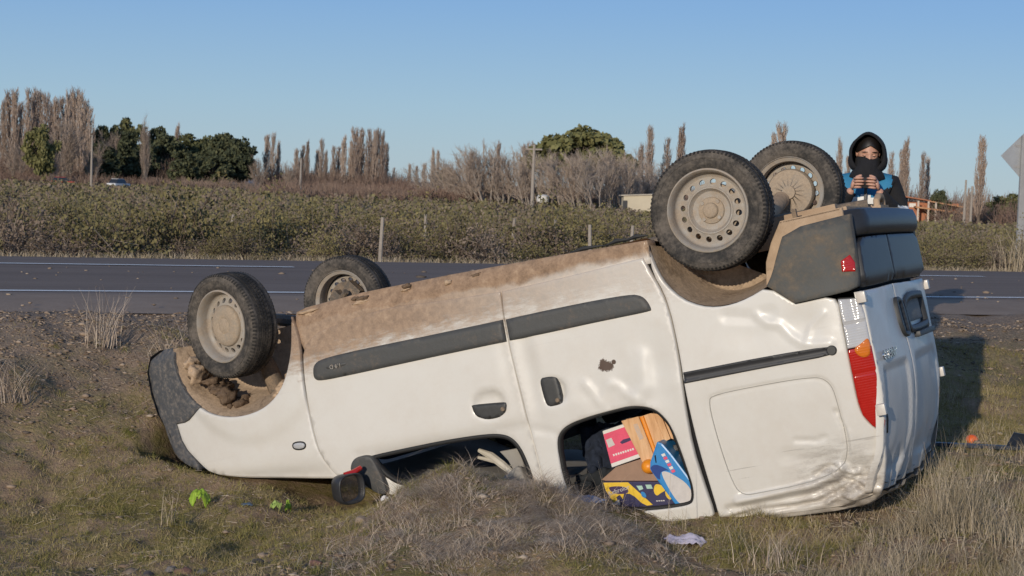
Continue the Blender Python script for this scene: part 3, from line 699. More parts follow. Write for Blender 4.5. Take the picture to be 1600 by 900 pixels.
# ---- the far side mirrors the outlines (undented), so the body is closed all round
L = Side(1)
panel('fender', P_FENDER, L, paint, van, step=.05); panel('front_door', P_FDOOR, L, paint, van, [P_FWIN], step=.05); panel('sliding_door', P_SDOOR, L, paint, van, [P_SWIN], step=.05)
panel('sill', P_SILL, Side(1, .012), paint, van, step=.05, flange=.1); panel('rear_quarter_panel', P_QUARTER, L, paint, van, step=.05)
bl = panel('bumper_corner', P_RBUMP, Side(1, -.014), M['bumper'], rb, step=.04, gap=0, flange=.05)
tl2 = panel('tail_light', tl, Side(1, -.006), M['red_lens'], van, step=.03, gap=0)
# ---- bonnet, crushed roof and windscreen area, floor, inner shell
TOP = [(-.50, 1.60), (-.30, 1.64), (.0, 1.635), (.26, 1.615), (.49, 1.588), (.70, 1.545), (.90, 1.495), (1.055, 1.44), (1.45, 1.32), (1.85, 1.25), (2.09, 1.12)]
HOOD = [(2.09, 1.12), (2.302, 1.088), (2.496, 1.060), (2.62, 1.042), (2.773, 1.016), (2.93, .978), (3.02, .93), (3.12, .84), (3.17, .76)]
def cross(name, line, dome, mat, off=.0, nY=24, flip=False, crum=0):
    V = []; F = []; ln = [line[0]]
    for a, b in zip(line, line[1:]):
        k = max(1, int(math.hypot(b[0] - a[0], b[1] - a[1]) / .05))
        ln += [(a[0] + (b[0] - a[0]) * j / k, a[1] + (b[1] - a[1]) * j / k) for j in range(1, k + 1)]
    for x, z in ln:
        w = W(x, z) - off
        for j in range(nY + 1):
            t = -1 + 2 * j / nY; V.append((x, t * w, z + dome * (1 - t * t) - .02 * t ** 8 + crum * crumple(x, t, 4, 13) * (1 - t ** 8)))
    n = nY + 1
    for i in range(len(ln) - 1):
        for j in range(nY): F.append((i * n + j, i * n + j + 1, (i + 1) * n + j + 1, (i + 1) * n + j))
    return add(name, V, F, mat, van)
cross('roof', TOP, .015, paint, .012, crum=.03); cross('bonnet', HOOD, .03, paint, .006)
cross('inner_roof', [(x, z - .035) for x, z in TOP], .01, M['liner_grey'], .05)
cross('floor_pan', [(-.55, .34), (.28, .34)], .0, M['mud'], .40, crum=.02)
cross('floor_pan', [(.30, .30), (2.14, .30)], .0, M['mud'], .03, crum=.01)
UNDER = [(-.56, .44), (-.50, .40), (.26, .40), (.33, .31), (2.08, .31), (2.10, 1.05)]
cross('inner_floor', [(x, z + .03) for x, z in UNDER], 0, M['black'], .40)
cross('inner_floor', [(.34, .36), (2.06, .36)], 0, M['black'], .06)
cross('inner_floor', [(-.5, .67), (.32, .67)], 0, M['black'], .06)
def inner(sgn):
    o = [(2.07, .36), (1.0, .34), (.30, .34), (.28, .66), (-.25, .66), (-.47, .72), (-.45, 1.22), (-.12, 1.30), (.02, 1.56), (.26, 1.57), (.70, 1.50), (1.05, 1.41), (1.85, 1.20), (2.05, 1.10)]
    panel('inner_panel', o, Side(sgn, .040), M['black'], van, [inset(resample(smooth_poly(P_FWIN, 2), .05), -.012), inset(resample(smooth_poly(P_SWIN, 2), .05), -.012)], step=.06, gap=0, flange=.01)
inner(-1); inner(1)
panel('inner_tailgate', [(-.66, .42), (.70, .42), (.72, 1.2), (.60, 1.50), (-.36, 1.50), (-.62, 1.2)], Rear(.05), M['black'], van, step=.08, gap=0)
# ---- wheel arch liners
def liner(name, arch, y0, y1, sgn, mat, lump):
    pl = smooth_poly(arch, 1, closed=False); k = 9; V = []; F = []; n = len(pl)
    for j in range(k + 1):
        t = j / k
        for i, (x, z) in enumerate(pl):
            s = 1 - .32 * t; cx, cz = (arch[0][0] + arch[-1][0]) / 2, (arch[0][1] + arch[-1][1]) / 2
            q = lump * crumple(x, z + t, 6, 3) * math.sin(math.pi * min(1, t * 1.2))
            V.append((cx + (x - cx) * (s - q), sgn * (y0 + (y1 - y0) * t), cz + (z - cz) * (s - q)))
    for j in range(k):
        for i in range(n - 1): F.append((j * n + i, j * n + i + 1, (j + 1) * n + i + 1, (j + 1) * n + i))
    c = len(V); V.append((cx, sgn * y1, cz)); b = k * n
    for i in range(n - 1): F.append((b + i, b + i + 1, c))
    return add(name, V, F, mat, van)
ARCH_F = [(3.047, .285), (3.047, .390), (3.013, .500), (2.950, .585), (2.903, .622), (2.856, .653), (2.783, .682), (2.684, .703), (2.585, .707), (2.486, .695), (2.408, .666), (2.340, .619), (2.284, .547), (2.242, .464), (2.222, .404), (2.195, .27)]
for s in (-1, 1):
    liner('wheel_arch_liner', ARCH_R, .775, .42, s, M['arch_mud'], .03)
    y0 = .70; 
    pl = ARCH_F; V = []; F = []; n = len(pl); k = 8
    for j in range(k + 1):
        t = j / k
        for i, (x, z) in enumerate(pl):
            q = .09 * crumple(x, z + t * 2, 6, 4) * math.sin(math.pi * min(1, t * 1.1)) + .30 * t
            V.append((2.6 + (x - 2.6) * (1 - q), s * ((W(x, z) - .012) * (1 - t) + .40 * t), .30 + (z - .30) * (1 - q)))
    for j in range(k):
        for i in range(n - 1): F.append((j * n + i, j * n + i + 1, (j + 1) * n + i + 1, (j + 1) * n + i))
    c = len(V); V.append((2.62, s * .40, .3)); b = k * n
    for i in range(n - 1): F.append((b + i, b + i + 1, c))
    add('wheel_arch_liner', V, F, M['arch_mud'], van)
def clod(name, c, r, seed, mat, parent):
    bm = bmesh.new(); bmesh.ops.create_icosphere(bm, subdivisions=3, radius=1)
    for v in bm.verts:
        d = v.co.normalized(); k = 1 + .55 * mnoise.noise(d * 1.6 + Vector((seed, 0, 0))) + .35 * mnoise.noise(d * 4 + Vector((0, seed, 0))) + .15 * mnoise.noise(d * 9)
        v.co = Vector((d.x * r[0] * k, d.y * r[1] * k, d.z * r[2] * k))
    me = bpy.data.meshes.new(name); bm.to_mesh(me); bm.free(); me.materials.append(mat)
    me.polygons.foreach_set('use_smooth', [True] * len(me.polygons)); return link(name, me, parent, c)
rr = random.Random(4)
for i in range(16):                                     # earth packed into the front arch, in front of the wheel
    a = rr.uniform(0, 1); x = 3.0 - .27 * a ** .8; z = .36 + .30 * a ** .75
    clod('mud_clod', (x - rr.uniform(0, .03), -.60 + rr.uniform(-.05, .10), z + rr.uniform(-.02, .01)), (rr.uniform(.024, .042), .06, rr.uniform(.022, .048)), i, M['mud_dark'] if i % 4 else M['mud'], van)
for i in range(6): clod('mud_clod', (2.30 + .03 * i + rr.uniform(-.02, .02), -.58 + rr.uniform(-.06, .06), .52 + .024 * i), (.055, .05, .03), 40 + i, M['mud'], van)
for i in range(9):
    x = rr.choice((rr.uniform(1.15, 1.75), rr.uniform(1.7, 2.15))); clod('mud_clod', (x, -.772 + rr.uniform(-.006, .01), .250 + rr.uniform(-.004, .03)), (rr.uniform(.012, .06), .018, rr.uniform(.006, .014)), 60 + i, M['mud_dark'] if i % 2 else M['mud'], sill)
for i, (x, L_) in enumerate(((.62, .10), (.45, .07), (.36, .06))): MB().tube([(x - L_, -.74, .268), (x, -.75, .262), (x + L_, -.74, .272)], [.003, .011, .003], 6).build('torn_liner_scrap', M['seal'], sill)
# ---- underbody pieces that show above the sill line
for y in (-.45, .40): MB().box((-.50, y, .30), (.24, y + .05, .44)).build('chassis_rail', M['mud'], van, False)
MB().box((-.585, -.62, .330), (-.545, .66, .40)).build('rear_cross_member', M['mud'], van, False, .004)
panel('inner_arch_plate', [(-.18, .60), (-.20, .50), (-.24, .42), (-.30, .335), (-.58, .335), (-.58, .60)], Flat(-.70), M['mud'], van, step=.05, gap=0)
MB().box((-.57, -.70, .335), (-.30, -.40, .345)).build('floor_lip', M['mud'], van, False)
MB().box((-.36, -.62, .33), (-.33, -.56, .42)).box((-.355, -.60, .29), (-.335, -.575, .34)).build('exhaust_bracket', M['steel_dark'], van, False, .003)
MB().tube([(0, -.62, .2), (0, -.3, .24), (0, .3, .24), (0, .62, .16)], .045, 12).build('rear_axle', M['mud'], van)
for s in (-1, 1): MB().tube([(.0, s * .50, .21), (.16, s * .47, .27), (.34, s * .44, .33)], [.035, .045, .05], 10).build('trailing_arm', M['mud'], van)
MB().tube([(2.05, .1, .26), (1.5, .12, .25), (.5, .10, .26), (.2, .18, .27), (-.5, .30, .30)], .028, 10).build('exhaust_pipe', M['steel_dark'], van)
MB().tube([(-.60, -.02, .345), (-.605, -.02, .305), (-.61, .02, .285), (-.61, .08, .285), (-.605, .12, .305), (-.60, .12, .345)], .016, 10).box((-.625, -.05, .33), (-.58, .15, .36)).build('tow_eye', M['mud'], van)
for s, st_ in ((-1, 0), (1, 0)):
    MB().tube([(2.50, s * .25, .27), (2.62, s * .62, .19)], [.035, .025], 8).tube([(2.75, s * .2, .25), (2.66, s * .62, .20)], [.02, .018], 8).tube([(2.62, s * .15, .24), (2.64, s * .60, .20)], .016, 8).build('suspension_arm', M['steel_dark'], van)
    MB().tube([(2.60, s * .55, .24), (2.55, s * .48, .62)], [.035, .05], 10).build('suspension_strut', M['steel_dark'], van)
# ---- front bumper, headlights, grille
V = []; F = []; nY = 30
for i in range(nY + 1):
    t = -1 + 2 * i / nY
    for z, a in ((.275, -.10), (.30, -.03), (.38, .01), (.5, .012), (.60, -.005), (.69, -.04), (.72, -.09)):
        y = t * .58; V.append((3.265 + a + .075 * (1 - t * t), y, z))
for i in range(nY):
    for j in range(6): F.append((i * 7 + j, (i + 1) * 7 + j, (i + 1) * 7 + j + 1, i * 7 + j + 1))
fb = add('front_bumper', V, F, M['bumper_front'], van)
for s in (-1, 1):
    bump_p = [p for p in P_FBUMP]
    panel('bumper_corner', smooth_poly(bump_p, 1, keep=(4, 7, 10)), Side(s, -.010, lambda x, z: .03 * sm(.33, .28, z) + crumple(x, z, 8, 15) * .006), M['bumper_front'], fb, step=.022 if s < 0 else .05, gap=0, flange=.05)
V = []; F = []
for i in range(nY + 1):
    t = -1 + 2 * i / nY
    for z, x in ((.70, 3.20), (.78, 3.18), (.88, 3.11), (.95, 3.02)): V.append((x + .06 * (1 - t * t), t * (.60), z))
for i in range(nY):
    for j in range(3): F.append((i * 4 + j, (i + 1) * 4 + j, (i + 1) * 4 + j + 1, i * 4 + j + 1))
add('front_grille', V, F, M['clad'], van)
for s in (-1, 1): MB().ball((3.12, s * .50, .80), (.10, .10, .085), 16, 10).build('headlight', M['clear_lens'], van)
# ---- door mirror
mir = panel('door_mirror', smooth_poly([(2.03, 1.085), (2.01, 1.035), (1.97, 1.012), (1.913, 1.016), (1.885, 1.044), (1.853, 1.197), (1.878, 1.222), (1.93, 1.20)], 2), Side(-1, -.028, lambda x, z: crumple(x, z, 4) * .004), M['trim'], van, step=.02, gap=0, flange=.05)
mc = Vector((1.990, -.92, 1.152)); V = []; F = []
RM = Matrix.Rotation(rad(28), 3, 'Z') @ Matrix.Rotation(rad(8), 3, 'Y')
# housing: rounded shell open towards the rear of the van, the glass set back in it
hh = []
for k in range(28):
    w = 2 * math.pi * k / 28; c, s_ = math.cos(w), math.sin(w); q = (abs(c) ** 3.2 + abs(s_) ** 3.2) ** (-1 / 3.2); hh.append((.074 * c * q, .074 * s_ * q))
for sc, dx in ((.25, .085), (.65, .078), (.9, .052), (1.0, .01), (1.0, -.028), (.95, -.034), (.86, -.026), (.84, .004)):
    V += [mc + RM @ Vector((dx, a * sc, b * sc)) for a, b in hh]
for k in range(7):
    for i in range(28): j = (i + 1) % 28; F.append((k * 28 + i, k * 28 + j, (k + 1) * 28 + j, (k + 1) * 28 + i))
F.append(tuple(range(28))); 
me = mesh('mirror_housing', V, F, M['clad']); bm = bmesh.new(); bm.from_mesh(me); bmesh.ops.recalc_face_normals(bm, faces=bm.faces); bm.to_mesh(me); bm.free(); link('mirror_housing', me, mir)
gm, nt, b = nmat('mirror_glass'); b.inputs['Metallic'].default_value = 1; b.inputs['Roughness'].default_value = .06; g = NG(nt); g.l(g.ramp(g.noise(20), [(.3, (.45, .45, .46)), (.7, (.62, .62, .63))]), b.inputs['Base Color'])
add('mirror_glass', [mc + RM @ Vector((-.004, a * .84, b * .84)) for a, b in hh], [tuple(range(28))], gm, mir)
MB().tube([mc + Vector((-.05, .06, -.085)), mc + Vector((-.03, .02, -.072)), mc + Vector((.0, -.02, -.072))], [.013, .015, .010], 10).build('indicator_fragment', M['red_lens'], mir)

# ---- wheels
def tyre_mesh():
    b = MB(); r, w = .275, .0825
    b.lathe([(.183, -w * .80), (.190, -w * .90), (.205, -w * .985), (.225, -w * 1.03), (.243, -w * 1.03), (.256, -w * .98), (.2655, -w * .90), (.2685, -w * .78), (.2685, w * .78), (.2655, w * .90), (.256, w * .98), (.243, w * 1.03), (.225, w * 1.03), (.205, w * .985), (.190, w * .90), (.183, w * .80)], 96)
    # raised ring on the sidewall
    b.lathe([(.232, -w * 1.035), (.233, -w * 1.055), (.236, -w * 1.055), (.237, -w * 1.035)], 96)
    return b
def tread_mesh():
    b = MB(); n = 88; rows = [(-.068, -.038), (-.032, -.012), (-.007, .007), (.012, .032), (.038, .068)]
    for ri, (y0, y1) in enumerate(rows):
        for k in range(n):
            off = (ri % 2) * .5; a0 = 2 * math.pi * (k + off) / n; a1 = a0 + 2 * math.pi / n * .86; sk = .03 * (1 if ri > 2 else -1 if ri < 2 else .3)
            V = []
            for rr_ in (.264, .2728 if ri in (1, 2, 3) else .2708):
                for a, y, q in ((a0, y0, 0), (a1, y0, 0), (a1, y1, sk), (a0, y1, sk)):
                    R_ = rr_ - (.005 if (ri == 0 and y == y0) or (ri == 4 and y == y1) else 0)
                    V.append((R_ * math.cos(a + q), y, R_ * math.sin(a + q)))
            b.put(V, [(4, 5, 6, 7), (0, 1, 5, 4), (1, 2, 6, 5), (2, 3, 7, 6), (3, 0, 4, 7)])
    # lateral shoulder ribs
    for s in (-1, 1):
        for k in range(n):
            a0 = 2 * math.pi * (k + .25) / n; a1 = a0 + 2 * math.pi / n * .5
            V = [(rr_ * math.cos(a), s * y, rr_ * math.sin(a)) for rr_, y in ((.2665, .070), (.256, .0815), (.2578, .0832), (.2698, .070)) for a in (a0, a1)]
            b.put(V, [(0, 2, 3, 1), (4, 6, 7, 5), (2, 4, 5, 3), (0, 1, 7, 6), (0, 6, 4, 2), (1, 3, 5, 7)])
    return b
def rim_mesh():
    """outer face towards -y: flange, well, disc with sixteen round holes, hub bowl"""
    b = MB()
    b.lathe([(.187, -.078), (.190, -.070), (.186, -.062), (.178, -.066), (.172, -.058), (.168, -.030), (.160, -.018), (.150, -.014)], 72)
    b.lathe([(.187, -.078), (.181, -.081), (.176, -.074), (.170, -.055), (.1675, -.028)], 72)
    b.lathe([(.168, -.030), (.160, .03), (.164, .060), (.176, .068), (.188, .074), (.184, .080)], 72)
    # holed ring as a cut sheet
    N = 16; Ro, Ri, hr, rc = .1505, .108, .0135, .130
    def circ(c, r, n): return [(c[0] + r * math.cos(2 * math.pi * i / n), c[1] + r * math.sin(2 * math.pi * i / n)) for i in range(n)]
    loops = [circ((0, 0), Ro, 72), circ((0, 0), Ri, 72)] + [circ((rc * math.cos(2 * math.pi * (k + .5) / N), rc * math.sin(2 * math.pi * (k + .5) / N)), hr, 12) for k in range(N)]
    pts = []; ed = []
    for lp in loops: k = len(pts); pts += lp; ed += [(k + i, k + (i + 1) % len(lp)) for i in range(len(lp))]
    vo, eo, fo, ov, _, _ = delaunay_2d_cdt([Vector(p) for p in pts], ed, [], 0, 1e-7)
    def yy(p): r = math.hypot(p[0], p[1]); return -.0145 - .014 * sm(Ro, Ri, r)
    F = []
    for f in fo:
        c = (sum(vo[i].x for i in f) / 3, sum(vo[i].y for i in f) / 3)
        if inside(c, loops[0]) and not inside(c, loops[1]) and not any(inside(c, h) for h in loops[2:]): F.append(tuple(f))
    b.put([(p.x, yy(p), p.y) for p in vo], F)
    for lp in loops[2:]:
        n = len(lp); V = [(p[0], yy(p), p[1]) for p in lp] + [(p[0] * .99, yy(p) + .012, p[1] * .99) for p in lp]
        b.put(V, [(i, (i + 1) % n, n + (i + 1) % n, n + i) for i in range(n)])
    b.lathe([(.108, -.0285), (.104, -.034), (.099, -.034), (.094, -.022), (.086, -.012), (.06, -.008), (0, -.008)], 72)
    return b
def hub_plain():                                         # bare hub: four nuts round a square-ish boss
    b = MB(); b.lathe([(.062, -.006), (.058, -.016), (.045, -.020), (.036, -.022), (.033, -.036), (.028, -.040), (0, -.040)], 40); return b
def hub_cap():
    b = MB(); b.lathe([(.107, -.028), (.106, -.040), (.100, -.047), (.080, -.052), (.045, -.055), (.040, -.052), (.034, -.055), (0, -.056)], 56); return b
ty, tr, ri_, hp, hc = (f() for f in (tyre_mesh, tread_mesh, rim_mesh, hub_plain, hub_cap))
dr_ = MB().lathe([(.035, .06), (.10, .055), (.118, .050), (.125, .035), (.125, .0), (.10, -.006)], 48).lathe([(.035, .06), (.034, .075), (0, .076)], 32)
kn = MB().box((-.03, .02, -.075), (.03, .09, .09)).tube([(0, .05, .05), (.06, .08, .10)], [.03, .022], 10).tube([(-.06, .06, -.02), (.08, .10, .0)], .018, 8).lathe([(.02, .0), (.115, .0), (.118, .018), (.02, .02)], 40).box((.04, .0, -.05), (.12, .05, .05)).tube([(0, .03, 0), (0, .16, .01)], .022, 10)
def wheel(x, y, z, out, steer, capped, front, spin):
    Mw = Matrix.Translation((x, y, z)) @ Matrix.Rotation(rad(steer), 4, 'Z') @ (Matrix.Identity(4) if out < 0 else Matrix.Rotation(math.pi, 4, 'Z')) @ Matrix.Rotation(rad(spin), 4, 'Y')
    w = ri_.build('wheel', M['rim'], van); w.matrix_local = Mw
    ty.build('tyre', M['tyre'], w); tr.build('tyre_tread', M['tread'], w, False)
    if capped: hc.build('hub_cap', M['hub'], w)
    else:
        hp.build('hub', M['hub'], w)
        for k in range(4):
            a = rad(45 + 90 * k); MB().tube([(.050 * math.cos(a), -.004, .050 * math.sin(a)), (.050 * math.cos(a), -.024, .050 * math.sin(a))], [.0105, .009], 6).build('wheel_nut', M['rim'], w)
    (kn if front else dr_).build('steering_knuckle' if front else 'brake_drum', M['hub'] if not front else M['steel_dark'], w)
    return w
wheel(2.622, -.685, .236, -1, 17, True, True, 12)
wheel(-.012, -.715, .222, -1, 0, False, False, 5)
wheel(2.690, .685, .165, 1, 3, True, True, 40)
wheel(-.045, .700, .130, 1, 0, False, False, 20)

# ---- inside the cabin
def seat(x, y):
    b = MB(); b.box((x - .22, y - .22, .50), (x + .24, y + .22, .64)); return b
for y in (-.36, .36):
    s = MB().box((1.12, y - .21, .52), (1.62, y + .21, .66)).build('front_seat', M['seat'], van, True, .05)
    MB().box((-.06, -.21, 0), (.06, .21, .52)).build('seat_back', M['seat'], s, True, .05); s.children[0].matrix_local = Matrix.Translation((1.12, y, .62)) @ Matrix.Rotation(rad(-14), 4, 'Y')
MB().box((1.70, -.66, .78), (2.02, .66, 1.02)).build('dashboard', M['black'], van, True, .06)
MB().lathe([(.17, -.014), (.184, 0), (.17, .014), (.156, 0)], 40, Matrix.Translation((1.62, .36, .93)) @ Matrix.Rotation(rad(65), 4, 'Z') @ Matrix.Rotation(rad(0), 4, 'X'), close=True).build('steering_wheel', M['handle'], van)
panel('pillar_trim', [(1.285, 1.120), (1.183, 1.120), (1.172, 1.212), (1.228, 1.232), (1.25, 1.17)], Flat(-.66), M['liner_grey'], van, step=.03, gap=0)
panel('headliner', [(1.400, 1.300), (1.185, 1.200), (1.170, 1.212), (1.145, 1.305), (1.14, 1.36), (1.36, 1.34)], Flat(-.715), M['liner_grey'], van, step=.03, gap=0)
bt = MB(); bt.tube([(1.42, -.60, 1.10), (1.35, -.62, 1.138), (1.29, -.645, 1.185), (1.24, -.66, 1.232)], [.010, .020, .020, .016], 8); bt.tube([(1.44, -.58, 1.135), (1.33, -.61, 1.168), (1.26, -.63, 1.212)], [.008, .014, .016], 8); bt.build('seat_belt_trim', M['cream'], van)
bt = MB(); bt.tube([(1.40, -.68, 1.235), (1.375, -.69, 1.28), (1.33, -.69, 1.305)], [.012, .02, .012], 8); bt.tube([(1.37, -.68, 1.24), (1.33, -.69, 1.28), (1.29, -.70, 1.31)], [.008, .018, .01], 8); bt.build('torn_trim', M['cream'], van)

# ------------------------------------------------------------------ things standing in and around the van
ROT = VR.to_3x3()
def vw(x, y, z): return VM @ Vector((x, y, z))
def item(name, label, cat, poly, y, depth, mat, step=.03, bev=.004, group=None):
    """a box-like thing lying inside the van: outline in the plane of the window, real depth behind it"""
    cx = sum(p[0] for p in poly) / len(poly); cz = sum(p[1] for p in poly) / len(poly)
    root = empty(name, VM @ Matrix.Translation((cx, y, cz)), label, cat, group)
    q = [(p[0] - cx, p[1] - cz) for p in poly]; n = len(q)
    V = [(a, 0, b) for a, b in q] + [(a, depth, b) for a, b in q]
    mb = MB().put(V, [tuple(range(n)), tuple(range(2 * n - 1, n - 1, -1))] + [(i, n + i, n + (i + 1) % n, (i + 1) % n) for i in range(n)])
    o = mb.build('body', mat, root, False, bev)
    def patch(nm, pl, m, out=.0012, th=.001):
        pl = [(a - cx, b - cz) for a, b in pl]; k = len(pl)
        V = [(a, -out, b) for a, b in pl] + [(a, -out + th + .0005, b) for a, b in pl]
        return MB().put(V, [tuple(range(k)), tuple(range(2 * k - 1, k - 1, -1))] + [(i, k + i, k + (i + 1) % k, (i + 1) % k) for i in range(k)]).build(nm, m, root, False)
    return root, patch, (cx, cz)
def flat(name, c, var=.82, rough=.55, scale=25): return simple(name, c, tuple(v * var for v in c), scale, rough)
K = dict(pink=flat('pink_print', (.80, .085, .17)), white=flat('white_card', (.78, .75, .70)), purple=flat('purple_print', (.045, .02, .09)), yellow=flat('yellow_print', (.86, .55, .03)),
         blue=flat('blue_print', (.04, .26, .60), rough=.35), navy=flat('navy_print', (.02, .06, .25), rough=.35), orange=flat('orange_skin', (.92, .32, .02), rough=.4), card=flat('brown_card', (.33, .20, .13)),
         paper=flat('grey_paper', (.62, .58, .55)), mint=flat('pale_green_print', (.42, .62, .50)), wood=None, navyp=flat('navy_box', (.025, .022, .085)))
wm, nt, b = nmat('crate_wood'); g = NG(nt); mp = g.n('ShaderNodeMapping'); mp.inputs['Scale'].default_value = (40, 40, 5); mp.inputs['Rotation'].default_value = (0, rad(-14), 0); g.l(g.obj(), mp.inputs[0])
g.l(g.ramp(g.noise(1.3, 5, .6, mp.outputs[0]), [(.3, (.52, .28, .13)), (.55, (.70, .42, .22)), (.75, (.78, .52, .30))]), b.inputs['Base Color']); b.inputs['Roughness'].default_value = .75; K['wood'] = wm
# pink packet
r, p, c = item('pink_packet', 'bright pink packet with white ends, leaning left of the wooden crate inside the window', 'packet', [(.767, 1.114), (.651, 1.098), (.600, 1.266), (.757, 1.291)], -.60, .10, K['white'])
p('front_print', [(.764, 1.130), (.650, 1.113), (.606, 1.248), (.757, 1.272)], K['pink'])
p('white_label', [(.757, 1.158), (.728, 1.152), (.717, 1.188), (.751, 1.196)], K['paper'], .002)
p('purple_stroke', [(.690, 1.180), (.672, 1.170), (.628, 1.166), (.624, 1.178), (.660, 1.186), (.682, 1.190)], K['purple'], .002)
for k in range(9): p('print_letter', [(.738 - .0125 * k, 1.230 - .0015 * k), (.730 - .0125 * k, 1.229 - .0015 * k), (.728 - .0125 * k, 1.238 - .0015 * k), (.736 - .0125 * k, 1.240 - .0015 * k)], K['white'], .002)
# wooden crate seen on its two slatted sides
r = empty('wooden_crate', VM @ Matrix.Translation((.55, -.60, 1.16)), 'pale wooden fruit crate lying on its side behind the pink packet', 'crate')
def plank(poly, y, th): 
    q = [(a - .55, b - 1.16) for a, b in poly]; n = len(q)
    MB().put([(a, y + .60, b) for a, b in q] + [(a, y + .60 + th, b) for a, b in q], [tuple(range(n)), tuple(range(2 * n - 1, n - 1, -1))] + [(i, n + i, n + (i + 1) % n, (i + 1) % n) for i in range(n)]).build('plank', K['wood'], r, False, .002)
plank([(.655, 1.082), (.566, 1.075), (.528, 1.282), (.590, 1.297)], -.622, .012)
plank([(.559, 1.078), (.500, 1.070), (.470, 1.215), (.520, 1.255), (.545, 1.245)], -.600, .012)
plank([(.498, 1.069), (.466, 1.066), (.440, 1.205), (.468, 1.213)], -.606, .012)
plank([(.463, 1.067), (.438, 1.080), (.415, 1.160), (.418, 1.215), (.438, 1.204)], -.602, .012)
plank([(.434, 1.084), (.392, 1.149), (.395, 1.255), (.413, 1.218)], -.607, .012)
MB().box((.392 - .55, .03, 1.08 - 1.16), (.65 - .55, .22, 1.10 - 1.16)).build('plank', K['wood'], r, False, .002)
MB().box((.40 - .55, .03, 1.24 - 1.16), (.60 - .55, .22, 1.255 - 1.16)).build('plank', K['wood'], r, False, .002)
q = [(.600, 1.108), (.578, 1.106), (.562, 1.180), (.584, 1.184)]
MB().put([(a - .55, -.0235, b - 1.16) for a, b in q], [(0, 1, 2, 3)]).build('faded_stamp', simple('faded_stamp', (.50, .42, .38), (.66, .44, .27), 60, .8), r, False)
MB().tube([(.008, .0, -.08), (-.02, .0, .10)], .012, 8).build('orange_net_edge', K['orange'], r)
# oranges spilling out
for i, (x, z, y, rr_) in enumerate(((.562, 1.312, -.63, .036), (.528, 1.325, -.60, .034))):
    o = MB().ball((0, 0, 0), (rr_, rr_, rr_ * .95), 20, 14).build('orange_fruit', K['orange']); o.matrix_world = VM @ Matrix.Translation((x, y, z))
    tag(o, ('orange lying loose in the van just under the wooden crate' if i == 0 else 'orange half hidden behind the blue bag in the van'), 'orange')
o = MB().ball((0, 0, 0), .018, 16, 10).build('orange_fruit', K['orange']); o.matrix_world = VM @ Matrix.Translation((.352, -.66, 1.36)); tag(o, 'small orange squeezed against the rear edge of the broken window', 'orange')
# cardboard sheet
r, p, c = item('cardboard_flap', 'brown cardboard sheet lying between the pink packet and the yellow and purple box', 'cardboard', [(.815, 1.338), (.730, 1.290), (.597, 1.272), (.500, 1.385), (.541, 1.388), (.789, 1.349)], -.618, .30, K['card'])
# yellow and purple carton, upside down
r, p, c = item('purple_carton', 'dark purple carton with a yellow band and upside-down lettering, lowest in the window', 'carton', [(.794, 1.345), (.541, 1.384), (.460, 1.392), (.430, 1.500), (.620, 1.498), (.764, 1.480), (.790, 1.41)], -.655, .32, K['navyp'])
p('yellow_band', [(.792, 1.349), (.670, 1.366), (.572, 1.487), (.600, 1.487), (.625, 1.470), (.650, 1.438), (.672, 1.420), (.700, 1.415), (.712, 1.440), (.722, 1.418), (.742, 1.425), (.737, 1.465), (.752, 1.463), (.775, 1.418), (.788, 1.385)], K['yellow'], .002)
p('name_panel', smooth_poly([(.772, 1.370), (.690, 1.381), (.672, 1.408), (.690, 1.418), (.745, 1.410), (.765, 1.392)], 2), K['purple'], .0035)
t = text_mesh('carton_lettering', 'Kebrolor', .030, .0008, K['paper'], r, Matrix(((-1, 0, 0, .722 - c[0]), (0, 0, -1, -.0045), (0, -1, 0, 1.396 - c[1]), (0, 0, 0, 1))) @ Matrix.Rotation(rad(9), 4, 'Z'))
p('pale_symbol', [(.633, 1.388), (.605, 1.392), (.602, 1.408), (.622, 1.412)], K['mint'], .002)
p('pale_symbol', [(.588, 1.390), (.560, 1.394), (.556, 1.414), (.584, 1.410)], K['mint'], .002)
p('blue_symbol', smooth_poly([(.618, 1.418), (.600, 1.422), (.592, 1.445), (.604, 1.452), (.618, 1.440)], 2), K['blue'], .002)
p('yellow_shape', smooth_poly([(.540, 1.392), (.508, 1.405), (.490, 1.430), (.520, 1.438), (.545, 1.452), (.556, 1.425)], 2), K['yellow'], .002)
p('yellow_shape', smooth_poly([(.500, 1.432), (.480, 1.432), (.470, 1.470), (.485, 1.478), (.500, 1.460)], 1), K['yellow'], .0022)
for k in range(4): p('small_print', [(.552 - .011 * k, 1.470 + .001 * k), (.544 - .011 * k, 1.471 + .001 * k), (.543 - .011 * k, 1.476 + .001 * k), (.551 - .011 * k, 1.475 + .001 * k)], K['paper'], .002)
